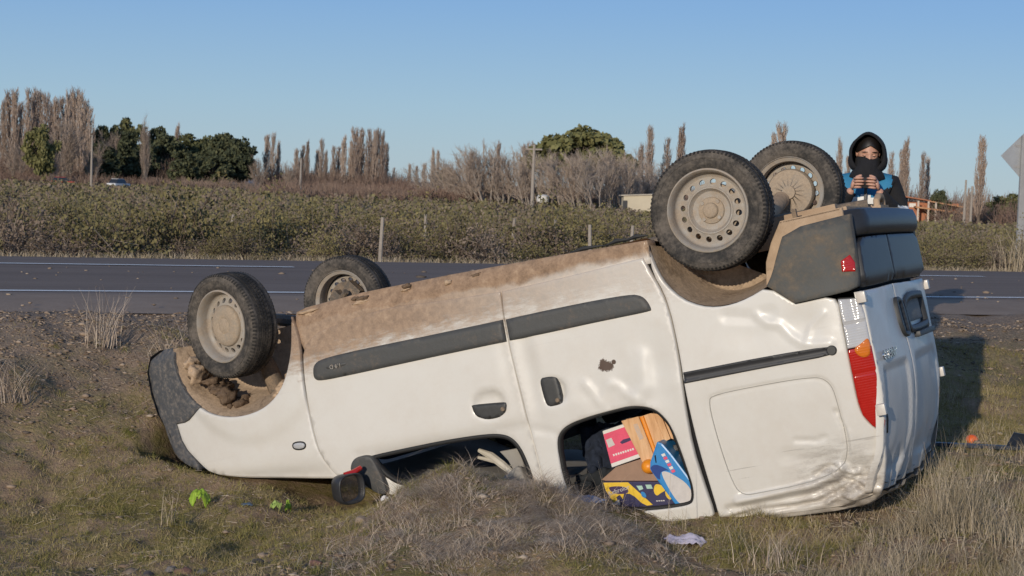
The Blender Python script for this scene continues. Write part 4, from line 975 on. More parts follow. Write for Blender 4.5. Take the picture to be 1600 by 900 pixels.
# blue bag
r, p, c = item('blue_bag', 'bright blue printed bag with a pale end, standing at the rear edge of the window', 'bag', [(.478, 1.200), (.455, 1.212), (.420, 1.270), (.352, 1.405), (.348, 1.500), (.400, 1.512), (.453, 1.500), (.503, 1.400), (.540, 1.320), (.532, 1.290)], -.690, .16, K['blue'], .02, .008)
p('pale_end', smooth_poly([(.492, 1.345), (.468, 1.338), (.43, 1.362), (.368, 1.418), (.353, 1.495), (.40, 1.505), (.440, 1.495)], 2), K['paper'], .002)
p('navy_wave', smooth_poly([(.538, 1.320), (.520, 1.302), (.490, 1.308), (.440, 1.345), (.468, 1.335), (.494, 1.345), (.50, 1.385)], 1), K['navy'], .0016)
p('dark_mark', [(.503, 1.262), (.496, 1.260), (.499, 1.295), (.504, 1.295)], K['black'] if 'black' in K else M['black'], .002)
for k in range(6): p('pink_letter', [(.470 - .006 * k, 1.262 + .016 * k), (.452 - .006 * k, 1.258 + .016 * k), (.448 - .006 * k, 1.270 + .016 * k), (.464 - .006 * k, 1.274 + .016 * k)], K['pink'] if k % 2 else K['white'], .002)
# crumpled plastic bottles / dark crate at the rear edge, navy cloth, pale sheet
r = empty('dark_bottle_crate', VM @ Matrix.Translation((.38, -.58, 1.25)), 'black crate with small orange labels wedged behind the blue bag', 'crate')
for k in range(3): MB().box((-.04 + .01 * k, -.03, -.06 + .045 * k), (.045 + .01 * k, .10, -.03 + .045 * k)).build('crate_bar', M['clad'], r, False, .004)
MB().box((-.02, -.034, -.02), (.0, -.028, .0)).build('label', K['wood'], r, False)
def cloth(name, label, cat, c, size, mat, seed, amp=.05):
    n = 26; V = []; F = []
    for i in range(n):
        for j in range(n):
            u, v = i / (n - 1) - .5, j / (n - 1) - .5
            q = mnoise.noise(Vector((u * 3 + seed, v * 3, 0))) + .5 * mnoise.noise(Vector((u * 8, v * 8 + seed, 0)))
            V.append((u * size[0] + .04 * q, amp * q, v * size[1] + .03 * q))
    for i in range(n - 1):
        for j in range(n - 1): F.append((i * n + j, i * n + j + 1, (i + 1) * n + j + 1, (i + 1) * n + j))
    o = add(name, V, F, mat); md = o.modifiers.new('thickness', 'SOLIDIFY'); md.thickness = .006
    o.matrix_world = VM @ Matrix.Translation(c); return tag(o, label, cat)
cloth('navy_jacket', 'crumpled navy blue cloth hanging in the dark left half of the window', 'cloth', (.83, -.45, 1.22), (.22, .26), M['fabric_navy'], 2, .07)
cloth('dark_blanket', 'dark crumpled cloth at the lower left inside the rear window', 'cloth', (.86, -.55, 1.40), (.22, .20), simple('dark_cloth', (.03, .035, .04), (.012, .014, .016), 12, .95), 5, .06)
cloth('pale_plastic_sheet', 'pale crumpled plastic sheet in the bottom left corner of the window', 'plastic sheet', (.80, -.66, 1.475), (.12, .05), K['paper'], 9, .03)
r = MB().box((-.17, -.02, -.09), (.17, .12, .09)).build('green_bottle', simple('green_plastic', (.06, .16, .12), (.02, .05, .04), 20, .3), None, True, .03); r.matrix_world = VM @ Matrix.Translation((.80, -.45, 1.33)) @ Matrix.Rotation(rad(60), 4, 'Y') @ Matrix.Scale(.3, 4); tag(r, 'small dark green plastic bottle under the left edge of the pink packet', 'bottle')

# ------------------------------------------------------------------ litter and stones on the verge
def crumple_sheet(name, label, cat, x, y, size, mat, seed, dz=.01, amp=.5, rot=0):
    n = 22; V = []; F = []
    for i in range(n):
        for j in range(n):
            u, v = 2 * i / (n - 1) - 1, 2 * j / (n - 1) - 1; k = 1 - .35 * abs(u * v)
            q = mnoise.noise(Vector((u * 1.7 + seed, v * 1.7, seed))) + .6 * mnoise.noise(Vector((u * 5, v * 5 + seed, 0)))
            V.append((u * size[0] * k, v * size[1] * k, size[2] * (1 - .5 * (u * u + v * v)) + amp * size[2] * q))
    for i in range(n - 1):
        for j in range(n - 1): F.append((i * n + j, (i + 1) * n + j, (i + 1) * n + j + 1, i * n + j + 1))
    o = add(name, V, F, mat); o.modifiers.new('thickness', 'SOLIDIFY').thickness = .002
    o.location = (x, y, gz(x, y) + dz); o.rotation_euler = (0, 0, rot); return tag(o, label, cat)
lettuce = simple('lettuce_green', (.36, .50, .05), (.20, .33, .02), 30, .5)
crumple_sheet('lettuce_leaf', 'bright green crumpled lettuce leaf lying on the grass left of the mirror', 'leaf', -1.47, 7.86, (.055, .05, .075), lettuce, 3, .01, .45)
crumple_sheet('green_leaf_scrap', 'small pale green leaf scrap to the right of the lettuce leaf', 'leaf', -1.10, 7.86, (.03, .025, .035), simple('pale_leaf', (.36, .46, .13), (.22, .32, .06), 30, .6), 8)
crumple_sheet('green_leaf_scrap', 'tall yellow green leaf scrap nearest the mirror', 'leaf', -1.055, 7.95, (.018, .02, .05), lettuce, 12)
crumple_sheet('blue_wrapper', 'small dull blue wrapper in the grass between the green leaves', 'wrapper', -1.23, 7.80, (.03, .02, .012), simple('dull_blue', (.10, .16, .24), (.06, .09, .13), 20, .5), 4)
crumple_sheet('plastic_bag', 'pale lilac plastic bag lying in the grass right of the earth bank', 'bag', .775, 6.93, (.095, .07, .035), simple('lilac_film', (.62, .58, .70), (.46, .42, .52), 14, .3), 6, .012)
crumple_sheet('blue_sheeting', 'torn blue plastic sheeting pinned between the earth bank and the van', 'plastic sheet', .34, 7.35, (.12, .03, .03), simple('blue_film', (.17, .24, .42), (.08, .12, .22), 12, .35), 14, .01)
crumple_sheet('white_cup_piece', 'small white broken plastic piece beside the door mirror', 'plastic piece', -.545, 7.42, (.020, .018, .022), K['white'], 2, .03)
o = MB().ball((0, 0, 0), (.036, .036, .033), 20, 14).build('orange_fruit', simple('orange_peel', (.90, .17, .03), (.75, .11, .02), 30, .45, bump=.2, bscale=120, bdist=.002)); o.location = (2.66, 9.35, gz(2.66, 9.35) + .028); tag(o, 'round red orange fruit lying on the grass right of the van', 'orange')
MB().ball((0, 0, .034), (.006, .006, .004), 8, 6).build('stalk', M['steel_dark'], o)
r = empty('broken_trim_strip', Matrix.Translation((2.75, 9.05, gz(2.75, 9.05) + .02)) @ Matrix.Rotation(rad(-6), 4, 'Z'), 'long dark blue broken trim strip lying in the grass right of the van', 'broken trim')
dk = simple('dark_blue_plastic', (.03, .04, .065), (.015, .02, .03), 14, .4)
MB().box((-.42, -.02, 0), (.38, .02, .022)).build('strip', dk, r, False, .004)
V = [(.02, 0, .02), (.20, .01, .02), (.17, -.02, .085), (.05, -.03, .10), (.02, .02, .02), (.20, .03, .02), (.17, 0, .085), (.05, -.01, .10)]
MB().put(V, [(0, 1, 2, 3), (7, 6, 5, 4), (0, 4, 5, 1), (1, 5, 6, 2), (2, 6, 7, 3), (3, 7, 4, 0)]).build('torn_fin', dk, r, False)
def stone_mesh(seed, mat, sub=2):
    bm = bmesh.new(); bmesh.ops.create_icosphere(bm, subdivisions=sub, radius=1)
    for v in bm.verts:
        d = v.co.normalized(); k = 1 + .30 * mnoise.noise(d * 1.3 + Vector((seed * 3.1, 0, 0))) + .12 * mnoise.noise(d * 3 + Vector((0, seed, 0))); v.co = Vector((d.x * k, d.y * .8 * k, d.z * .62 * k))
    me = bpy.data.meshes.new('stone'); bm.to_mesh(me); bm.free(); me.materials.append(mat); me.polygons.foreach_set('use_smooth', [True] * len(me.polygons)); return me
SM = [simple('red_stone', (.24, .13, .095), (.15, .08, .06), 30, .8, bump=.3), simple('grey_stone', (.25, .22, .20), (.15, .13, .12), 30, .8, bump=.3), simple('tan_stone', (.38, .29, .21), (.26, .19, .14), 30, .85, bump=.3), simple('dark_stone', (.12, .095, .085), (.07, .06, .05), 30, .7, bump=.3)]
for i, (px, y, s, m, lab) in enumerate(((-1.295, 6.62, .040, 0, 'reddish brown stone, the largest near the bottom edge left of the bank'), (-.995, 6.58, .038, 3, 'dark round stone at the bottom edge between the red stone and the bank'), (-1.62, 6.60, .022, 2, 'pale tan stone nearest the bottom left corner'), (-1.37, 6.72, .026, 1, 'grey flat stone just left of the reddish stone'), (-1.02, 6.9, .022, 2, 'tan stone behind the dark round stone'), (-.63, 7.18, .028, 2, 'pale pinkish stone high on the bank below the mirror'), (-1.42, 6.52, .03, 3, 'dark stone touching the bottom edge below the reddish stone'), (-.75, 6.55, .028, 0, 'brown stone at the foot of the earth bank'), (-1.2, 6.5, .024, 1, 'grey stone at the bottom edge right of the reddish stone'))):
    o = link('stone', stone_mesh(i + 1, SM[m], 3)); o.location = (px, y, gz(px, y) + s * .3); o.scale = (s, s, s); o.rotation_euler = (0, 0, i * 1.3); tag(o, lab, 'stone')

# ------------------------------------------------------------------ person behind the van
def skin(name, joints, edges, mat, parent, sub=2, root=0):
    me = bpy.data.meshes.new(name); me.from_pydata([j[0] for j in joints], edges, []); o = link(name, me, parent)
    md = o.modifiers.new('skin', 'SKIN'); md.use_smooth_shade = True
    for i, j in enumerate(joints):
        s = me.skin_vertices[0].data[i]; r_ = j[1]; s.radius = (r_, r_) if not hasattr(r_, '__len__') else r_
    me.skin_vertices[0].data[root].use_root = True
    o.modifiers.new('sub', 'SUBSURF').levels = sub; o.modifiers['sub'].render_levels = sub
    bpy.context.view_layer.update(); dg = bpy.context.evaluated_depsgraph_get()
    m2 = bpy.data.meshes.new_from_object(o.evaluated_get(dg)); o.modifiers.clear(); o.data = m2; m2.name = name; m2.materials.clear()
    for m_ in (mat if isinstance(mat, (list, tuple)) else [mat]): m2.materials.append(m_)
    m2.polygons.foreach_set('use_smooth', [True] * len(m2.polygons)); return o
PX, PY = 2.405, 11.3; PZ = gz(PX, PY)
per = empty('person', Matrix.Translation((PX, PY, PZ)) @ Matrix.Rotation(rad(-14), 4, 'Z'), 'person in black hooded jacket with blue shoulders, looking down at a phone behind the van', 'person')
SC = (2.0 - PZ) / 1.60                                    # all figures below are for a body 1.60 high to the top of the hood
sk, nt, b = nmat('skin'); g = NG(nt); g.l(g.ramp(g.noise(18, 4), [(.3, (.50, .27, .19)), (.7, (.60, .345, .25))]), b.inputs['Base Color']); b.inputs['Roughness'].default_value = .5; b.inputs['Subsurface Weight'].default_value = .1; b.inputs['Subsurface Radius'].default_value = (.02, .008, .004)
lipm = simple('lips', (.42, .16, .13), None, 20, .5); black_cloth = simple('black_fabric', (.013, .013, .016), (.008, .008, .010), 14, .9, bump=.5, bscale=22, bdist=.02); hairm = simple('black_hair', (.012, .009, .008), None, 60, .5)
bluef = simple('blue_fabric', (.035, .235, .42), (.025, .17, .32), 10, .8, bump=.4, bscale=22, bdist=.015); whitef = simple('white_band', (.80, .80, .78), (.70, .70, .68), 20, .5)
# body: one surface from feet to neck, arms raised to the phone
J = [((0, 0, .86), .12), ((0, .005, 1.00), .105), ((0, .0, 1.16), (.135, .10)), ((0, .01, 1.27), (.10, .07)), ((0, .0, 1.34), .05), ((0, -.015, 1.42), .05),
     ((-.16, .01, 1.245), .052), ((-.225, -.01, 1.03), .042), ((-.145, -.20, 1.10), .034), ((-.085, -.275, 1.205), .026),
     ((.16, .01, 1.245), .052), ((.235, -.015, 1.03), .042), ((.150, -.20, 1.10), .034), ((.085, -.27, 1.205), .026),
     ((-.085, .0, .80), .09), ((-.10, -.01, .45), .058), ((-.105, .02, .09), .040), ((-.11, -.13, .035), .034),
     ((.085, .0, .80), .09), ((.10, -.01, .45), .058), ((.105, .02, .09), .040), ((.11, -.13, .035), .034)]
E = [(0, 1), (1, 2), (2, 3), (3, 4), (4, 5), (3, 6), (6, 7), (7, 8), (8, 9), (3, 10), (10, 11), (11, 12), (12, 13), (0, 14), (14, 15), (15, 16), (16, 17), (0, 18), (18, 19), (19, 20), (20, 21)]
body = skin('body', J, E, sk, per)
# head sculpted on a sphere: brow, sockets, nose, mouth, chin, ears; then hands with five fingers each
HV = []; HF = []; ns, nr = 48, 40; HC = Vector((0, -.02, 1.455)); HT = Matrix.Rotation(rad(9), 3, 'Z') @ Matrix.Rotation(rad(25), 3, 'X')
def head_pt(th, ph):
    d = Vector((math.sin(ph) * math.sin(th), -math.sin(ph) * math.cos(th), math.cos(ph)))
    x, y, z = d.x * .072, d.y * .090, d.z * .112
    if z < 0: k = 1 - .30 * (-z / .112) ** 1.4; x *= k; y = y * (1 - .12 * (-z / .112)) - .012 * (-z / .112)
    if y < 0:
        f = max(0, -d.y)
        y -= .020 * math.exp(-(x / .011) ** 2 - ((z + .018) / .022) ** 2) + .009 * math.exp(-(x / .008) ** 2 - ((z - .008) / .02) ** 2)
        y += .010 * sum(math.exp(-((x - s * .031) / .017) ** 2 - ((z - .012) / .012) ** 2) for s in (-1, 1))
        y -= .005 * math.exp(-((abs(x) - .03) / .022) ** 2 - ((z - .032) / .009) ** 2)
        y -= .006 * math.exp(-(x / .022) ** 2 - ((z + .052) / .009) ** 2) - .004 * math.exp(-(x / .022) ** 2 - ((z + .053) / .0025) ** 2)
        y -= .008 * math.exp(-(x / .02) ** 2 - ((z + .088) / .018) ** 2)
        y -= .004 * sum(math.exp(-((x - s * .04) / .02) ** 2 - ((z + .015) / .02) ** 2) for s in (-1, 1)) * f
    return HC + HT @ Vector((x, y, z))
for i in range(nr + 1):
    for k in range(ns): HV.append(head_pt(2 * math.pi * k / ns, math.pi * i / nr))
for i in range(nr):
    for k in range(ns): HF.append((i * ns + k, i * ns + (k + 1) % ns, (i + 1) * ns + (k + 1) % ns, (i + 1) * ns + k))
hb = MB().put(HV, HF)
for s in (-1, 1): hb.ball(HC + HT @ Vector((s * .073, .008, -.005)), (.010, .020, .030), 10, 8)
def hand(s):
    wr = Vector((s * .085, -.272, 1.205)); hb_ = MB()
    pal = wr + Vector((-s * .010, -.028, .035))
    hb.ball(pal, (.017, .034, .042), 14, 10, Matrix.Rotation(rad(-s * 18), 3, 'Y'))
    for f in range(4):                                    # fingers wrap round the phone's back and edge
        a = pal + Vector((-s * .004, -.030 + .004 * f, .030 - .020 * f)); L_ = (.034, .038, .036, .028)[f]
        p1 = a + Vector((-s * L_ * .55, -.020, .004)); p2 = p1 + Vector((-s * L_ * .75, .004, .001)); p3 = p2 + Vector((-s * L_ * .45, .012, -.001))
        hb.tube([a, p1, p2, p3], [.0095, .0088, .0080, .0062], 8)
    t0 = pal + Vector((-s * .004, .012, .020)); hb.tube([t0, t0 + Vector((-s * .016, .006, .022)), t0 + Vector((-s * .034, .000, .030)), t0 + Vector((-s * .046, -.006, .032))], [.0125, .0108, .0095, .0072], 8)
hand(-1); hand(1)
bm = bmesh.new(); bm.from_mesh(body.data)
tmp = bpy.data.meshes.new('tmp'); tmp.from_pydata([tuple(v) for v in hb.V], [], hb.F); tmp.polygons.foreach_set('use_smooth', [True] * len(tmp.polygons)); bm.from_mesh(tmp); bmesh.ops.recalc_face_normals(bm, faces=bm.faces); bm.to_mesh(body.data); bm.free(); bpy.data.meshes.remove(tmp)
for s in (-1, 1):
    MB().tube([HC + HT @ Vector((s * .046, -.066, .006)), HC + HT @ Vector((s * .032, -.081, .0045)), HC + HT @ Vector((s * .018, -.080, .007))], [.0015, .0036, .0015], 6).build('eyelashes', hairm, body)
    MB().ball(HC + HT @ Vector((s * .031, -.072, .010)), (.013, .009, .0075), 12, 8).build('eyelid', sk, body)
    MB().tube([HC + HT @ Vector((s * .053, -.064, .029)), HC + HT @ Vector((s * .035, -.084, .038)), HC + HT @ Vector((s * .015, -.088, .040))], [.0015, .0034, .0024], 6).build('eyebrow', hairm, body)
MB().tube([HC + HT @ Vector((-.02, -.083, -.053)), HC + HT @ Vector((0, -.090, -.053)), HC + HT @ Vector((.02, -.083, -.053))], [.002, .005, .002], 8).build('lips', lipm, body)
# hair under the hood
V = []; F = []
for i in range(15):
    for k in range(33):
        th = rad(-150) + rad(300) * k / 32; ph = rad(3) + rad(46 + 68 * abs(math.sin(th / 2)) ** 1.3) * i / 14; q = head_pt(th, ph) - HC; V.append(HC + q * 1.07)
for i in range(14):
    for k in range(32): F.append((i * 33 + k, i * 33 + k + 1, (i + 1) * 33 + k + 1, (i + 1) * 33 + k))
ha = add('hair', V, F, hairm, body); ha.modifiers.new('thickness', 'SOLIDIFY').thickness = .006
# clothes: jacket with blue yoke and white band, trousers, shoes
JJ = [((0, .0, .86), (.165, .125)), ((0, .005, .98), (.16, .12)), ((0, .0, 1.14), (.175, .13)), ((0, .012, 1.26), (.125, .09)), ((0, .0, 1.325), .075),
      ((-.165, .012, 1.245), .075), ((-.235, -.01, 1.03), .066), ((-.150, -.195, 1.10), .055), ((-.092, -.262, 1.195), .040),
      ((.165, .012, 1.245), .075), ((.245, -.015, 1.03), .066), ((.155, -.195, 1.10), .055), ((.092, -.258, 1.195), .040), ((0, 0, .78), (.16, .12))]
EE = [(0, 1), (1, 2), (2, 3), (3, 4), (3, 5), (5, 6), (6, 7), (7, 8), (3, 9), (9, 10), (10, 11), (11, 12), (0, 13)]
jk = skin('jacket', JJ, EE, [black_cloth, bluef, whitef], per, 3)
for f in jk.data.polygons:
    c = f.center; ax = abs(c.x); m_ = 0
    torso = ax < .165 and c.y > -.155
    vline = 1.145 + .02 + .55 * max(0, ax - .03) * 0
    if torso and c.z > 1.15 and .014 < ax < .08: m_ = 1
    if c.z > 1.222 - .25 * max(0, .16 - ax) and .05 < ax < .168 and c.y > -.15: m_ = 1
    if ax > .175 or c.y < -.16: m_ = 0
    if torso and 1.105 < c.z < 1.158 - .10 * max(0, ax - .05) and ax > .016: m_ = 2
    if c.x > .20 and 1.06 < c.z < 1.10 and c.y < .0 and c.x - c.z * .3 > -.11: m_ = 2
    if c.x < -.26 and 1.03 < c.z < 1.06: m_ = 2
    if c.z > 1.335: m_ = 0
    f.material_index = m_
MB().box((-.010, -.150, .80), (.010, -.128, 1.22)).build('zip', M['clad'], jk, False, .003)
V = []; F = []; nh, nk = 22, 40                            # hood: peaked shell open round the face, spreading over the shoulders
for i in range(nh):
    t = i / (nh - 1)
    for k in range(nk + 1):
        th = rad(-148) + rad(296) * k / nk; ph = rad(2) + rad(142) * t
        open_ = abs(th) < rad(58)
        rx, ry, rz = .118, .125, .150
        p_ = Vector((math.sin(ph) * math.sin(th) * rx, math.sin(ph) * math.cos(th) * ry, math.cos(ph) * rz)) 
        V.append(p_)
def hood_pt(a, t):                                        # a runs over the head from ear to ear, t from the face edge to the back
    return None
V = []; F = []
for i in range(26):
    t = i / 25                                            # 0 face edge, 1 nape
    for k in range(41):
        a = rad(-150) + rad(300) * k / 40                 # 0 is the top of the head
        edge = 1 - .12 * (1 - t) ** 3
        w_ = .118 * (1 - .10 * t ** 2) + (.045 * max(0, abs(a) / rad(138) - .70) / .3 if t > 0 else 0); h_ = .128 + .016 * math.exp(-(a / .5) ** 2)
        ring = math.sin(math.pi / 2 * (1 - t ** 2.2)) if t < 1 else 0
        y = -.112 + .235 * t ** .85 + .018 * math.cos(a) * 0 + (.035 * (abs(a) / rad(138)) ** 2) * (1 - t) - .022 * math.exp(-(a / .7) ** 2) * (1 - t)
        wob = .006 * mnoise.noise(Vector((a * 2, t * 3, 1)))
        V.append(HC + Vector((math.sin(a) * (w_ * edge * max(.05, ring) + wob), y, math.cos(a) * (h_ * edge * max(.05, ring) + wob) - .012)))
for i in range(25):
    for k in range(40): F.append((i * 41 + k, i * 41 + k + 1, (i + 1) * 41 + k + 1, (i + 1) * 41 + k))
ho = add('hood', V, F, black_cloth, per); ho.modifiers.new('thickness', 'SOLIDIFY').thickness = -.014
# neck warmer pulled up to the nose
V = []; F = []
prof = [(.060, .072, 1.416), (.070, .090, 1.416), (.080, .102, 1.405), (.086, .112, 1.385), (.092, .116, 1.35), (.110, .120, 1.315), (.130, .122, 1.285), (.12, .10, 1.27)]
for i, (a, b_, z) in enumerate(prof):
    for k in range(36):
        w = 2 * math.pi * k / 36; n_ = 1 + .05 * mnoise.noise(Vector((math.cos(w) * 2, math.sin(w) * 2, i * .6))) + .035 * math.sin(i * 2.2 + math.cos(w) * 2.5)
        V.append((math.cos(w) * a * n_, math.sin(w) * b_ * n_ - .028, z + .010 * math.sin(w * 2 + i)))
for i in range(len(prof) - 1):
    for k in range(36): F.append((i * 36 + k, i * 36 + (k + 1) % 36, (i + 1) * 36 + (k + 1) % 36, (i + 1) * 36 + k))
add('neck_warmer', V, F, black_cloth, per)
TJ = [((0, 0, .86), (.135, .11)), ((-.088, .0, .78), .098), ((-.10, -.01, .45), .070), ((-.105, .015, .10), .058), ((.088, .0, .78), .098), ((.10, -.01, .45), .070), ((.105, .015, .10), .058)]
skin('trousers', TJ, [(0, 1), (1, 2), (2, 3), (0, 4), (4, 5), (5, 6)], simple('dark_denim', (.02, .024, .035), (.012, .014, .02), 30, .9), per)
for s in (-1, 1): MB().ball((s * .11, -.06, .045), (.048, .13, .05), 16, 10).box((s * .11 - .042, -.17, 0), (s * .11 + .042, .05, .022)).build('shoe', M['clad'], per)
per.matrix_world = per.matrix_world @ Matrix.Scale(SC, 4)
ph = MB().box((-.074, -.005, -.037), (.074, .005, .037)).build('smartphone', M['clad'], None, True, .004)
MB().box((-.068, .0052, -.033), (.068, .006, .033)).build('screen', simple('phone_screen', (.02, .02, .025), None, 10, .1), ph, False)
ph.matrix_world = per.matrix_world @ Matrix.Translation((0, -.318, 1.245)) @ Matrix.Rotation(rad(22), 4, 'X'); tag(ph, 'black phone held in both hands by the hooded person', 'phone')

# ------------------------------------------------------------------ plants, numpy builders
def leaves(P, size, rng, up=.0, asp=1.6):
    """a four-cornered leaf at every point, turned at random"""
    n = len(P); a = rng.normal(size=(n, 3)); a[:, 2] += up; a /= np.linalg.norm(a, axis=1)[:, None]
    b = rng.normal(size=(n, 3)); b -= a * (a * b).sum(1)[:, None]; b /= np.linalg.norm(b, axis=1)[:, None]
    s = (np.asarray(size) * rng.uniform(.7, 1.3, n))[:, None]
    c = np.stack([P - a * s * asp / 2, P + b * s / 2, P + a * s * asp / 2, P - b * s / 2], 1)
    return c.reshape(-1, 3), np.arange(4 * n).reshape(-1, 4)
def blades(base, h, w, lean, rng, segs=2, droop=.35, dirs=None):
    """grass blades: tapering bent ribbons, one island each"""
    n = len(base); a = rng.uniform(0, 2 * np.pi, n) if dirs is None else dirs
    d = np.stack([np.cos(a), np.sin(a), np.zeros(n)], 1); fa = rng.uniform(0, 2 * np.pi, n); s = np.stack([np.cos(fa), np.sin(fa), np.zeros(n)], 1)
    rows = []
    for k in range(segs + 1):
        t = k / segs; off = d * (lean * h * t ** 1.6)[:, None]; z = h * (t - droop * np.minimum(lean, 1.6) * t * t)
        c = base + off + np.stack([np.zeros(n), np.zeros(n), z], 1); wd = (w * (1 - .85 * t))[:, None] * s / 2
        rows += [c - wd, c + wd]
    V = np.stack(rows, 1).reshape(-1, 3); m = 2 * (segs + 1)
    q = np.array([[2 * k, 2 * k + 1, 2 * k + 3, 2 * k + 2] for k in range(segs)])
    return V, (np.arange(n)[:, None, None] * m + q[None]).reshape(-1, 4)
def sticks(A, B, ra, rb):
    """three-sided tapering twigs from A to B"""
    A = np.asarray(A, float); B = np.asarray(B, float); n = len(A); d = B - A; d /= np.linalg.norm(d, axis=1)[:, None] + 1e-9
    r = np.where(np.abs(d[:, 2:3]) > .9, [[1., 0, 0]], [[0, 0, 1.]]); u = np.cross(d, r); u /= np.linalg.norm(u, axis=1)[:, None] + 1e-9; v = np.cross(d, u)
    R0 = np.broadcast_to(np.asarray(ra, float), (n,))[:, None]; R1 = np.broadcast_to(np.asarray(rb, float), (n,))[:, None]; V = []
    for k in range(3):
        c, s = math.cos(2.094 * k), math.sin(2.094 * k); V += [A + (u * c + v * s) * R0]
    for k in range(3):
        c, s = math.cos(2.094 * k), math.sin(2.094 * k); V += [B + (u * c + v * s) * R1]
    V = np.stack(V, 1).reshape(-1, 3); q = np.array([[0, 1, 4, 3], [1, 2, 5, 4], [2, 0, 3, 5]])
    return V, (np.arange(n)[:, None, None] * 6 + q[None]).reshape(-1, 4)
def cat_(*vq):
    V = []; Q = []; o = 0
    for v, q in vq: V.append(v); Q.append(q + o); o += len(v)
    return np.concatenate(V), np.concatenate(Q)
G = {}
def shrubmat(name, stops, objw=.6, patch=None):
    m, nt, b = nmat(name); g = NG(nt); r_ = g.n('ShaderNodeNewGeometry').outputs['Random Per Island']
    o = g.step(g.noise(patch, 2, .5), .32, .68) if patch else g.n('ShaderNodeObjectInfo').outputs['Random']
    g.l(g.ramp(g.math('ADD', g.math('MULTIPLY', o, objw), g.math('MULTIPLY', r_, 1 - objw)), stops), b.inputs['Base Color']); b.inputs['Roughness'].default_value = .9; b.inputs['Specular IOR Level'].default_value = .1; return m
G['shrub_green'] = shrubmat('shrub_leaf_green', [(.0, (.12, .098, .058)), (.35, (.16, .138, .066)), (.65, (.215, .185, .085)), (1, (.29, .245, .115))])
G['shrub_grey'] = shrubmat('shrub_leaf_grey', [(.0, (.14, .105, .082)), (.5, (.215, .165, .128)), (1, (.29, .23, .18))])
G['twig'] = island('twig', [(.0, (.12, .085, .065)), (.6, (.22, .17, .135)), (1, (.34, .28, .22))], .9, .1)
G['far_scrub'] = shrubmat('far_scrub_leaf', [(.0, (.20, .15, .12)), (.35, (.235, .185, .14)), (.5, (.17, .148, .085)), (.75, (.215, .19, .09)), (1, (.28, .24, .125))], .72, .6)
G['grass'] = island('short_grass', [(.0, (.13, .125, .035)), (.3, (.22, .20, .062)), (.6, (.31, .25, .105)), (.85, (.44, .35, .19)), (1, (.58, .47, .30))], .8, .15, 1.6)
G['straw'] = island('dead_straw', [(.0, (.22, .165, .125)), (.4, (.40, .315, .24)), (.8, (.55, .45, .355)), (1, (.66, .56, .45))], .8, .15)
G['dry'] = island('dry_grass', [(.0, (.19, .15, .09)), (.35, (.33, .27, .18)), (.75, (.47, .39, .285)), (1, (.62, .53, .41))], .8, .15, 4.0)
G['peb'] = island('gravel_stone', [(.0, (.12, .095, .075)), (.4, (.22, .17, .13)), (.8, (.31, .235, .175)), (1, (.44, .36, .28))], .9, .15)
G['poplar'] = shrubmat('bare_poplar_twigs', [(.0, (.30, .22, .175)), (.5, (.42, .325, .26)), (1, (.54, .44, .36))], .45)
G['trunk'] = simple('pale_bark', (.42, .36, .30), (.26, .215, .175), 1.5, .9)
G['bark'] = simple('brown_bark', (.22, .165, .125), (.13, .10, .075), 1.5, .95)
G['bare'] = shrubmat('bare_branches', [(.0, (.30, .225, .175)), (.5, (.42, .335, .27)), (1, (.56, .47, .39))], .4)
G['rust_brush'] = shrubmat('reddish_twigs', [(.0, (.19, .115, .09)), (.4, (.25, .175, .135)), (1, (.35, .26, .20))], .6, .03)
G['ever'] = shrubmat('evergreen_leaf', [(.0, (.075, .085, .042)), (.5, (.125, .13, .062)), (1, (.20, .19, .09))], .3)
G['dark_ever'] = shrubmat('dark_evergreen_leaf', [(.0, (.045, .055, .036)), (.6, (.082, .092, .052)), (1, (.145, .145, .075))], .3)
G['olive'] = shrubmat('olive_leaf', [(.0, (.11, .115, .05)), (.5, (.17, .165, .07)), (1, (.25, .23, .10))], .3)

def in_view(x, y, marg=1.06): return (np.abs(x) < y * .3113 * marg + .3) & (y > 5.5)
# ---- shrubs of the near rows beyond the road
def shrub_mesh(seed, kind):
    r = np.random.default_rng(seed); A = []; B = []; tips = []
    for k in range(26):
        a = r.uniform(0, 2 * np.pi); e = r.uniform(.25, 1.35); L = r.uniform(.35, .62)
        p0 = np.array([0, 0, .0]); d = np.array([math.cos(a) * math.cos(e), math.sin(a) * math.cos(e), math.sin(e)]); p1 = d * L * np.array([1.25, 1.25, 1]) + r.normal(size=3) * .03
        A.append(p0); B.append(p1)
        for j in range(5):
            t = r.uniform(.45, 1); q0 = p1 * t; q1 = q0 + (d * .6 + r.normal(size=3) * .7) * r.uniform(.10, .22); q1[2] = max(q1[2], .05); A.append(q0); B.append(q1); tips.append(q1)
    tw = sticks(A, B, .007, .003)
    tips = np.array(tips); n = 2100 if kind == 0 else 900
    c = tips[r.integers(0, len(tips), n)]; P = c + r.normal(size=(n, 3)) * np.array([.065, .065, .05]); P[:, 2] = np.clip(P[:, 2], .03, None)
    lv = leaves(P, .027, r, .5, 1.5)
    return npmesh('twigs', tw[0], tw[1], None, G['twig']), npmesh('foliage', lv[0], lv[1], None, G['shrub_green'] if kind == 0 else G['shrub_grey'])
def plant(name, parts, label, cat, group=None):
    root = bpy.data.objects.new(name, None); COL.objects.link(root); root.empty_display_size = .1
    tag(root, label, cat, group)
    for nm, me in parts: link(nm, me, root)
    return root
def place(o, x, y, s, rz, z=None, sz=None):
    o.location = (x, y, gz(x, y) - .02 if z is None else z); o.scale = (s, s, s if sz is None else sz); o.rotation_euler = (0, 0, rz)
SH = [(shrub_mesh(20 + i, i % 2 if i < 6 else 0), i % 2 if i < 6 else 0) for i in range(8)]
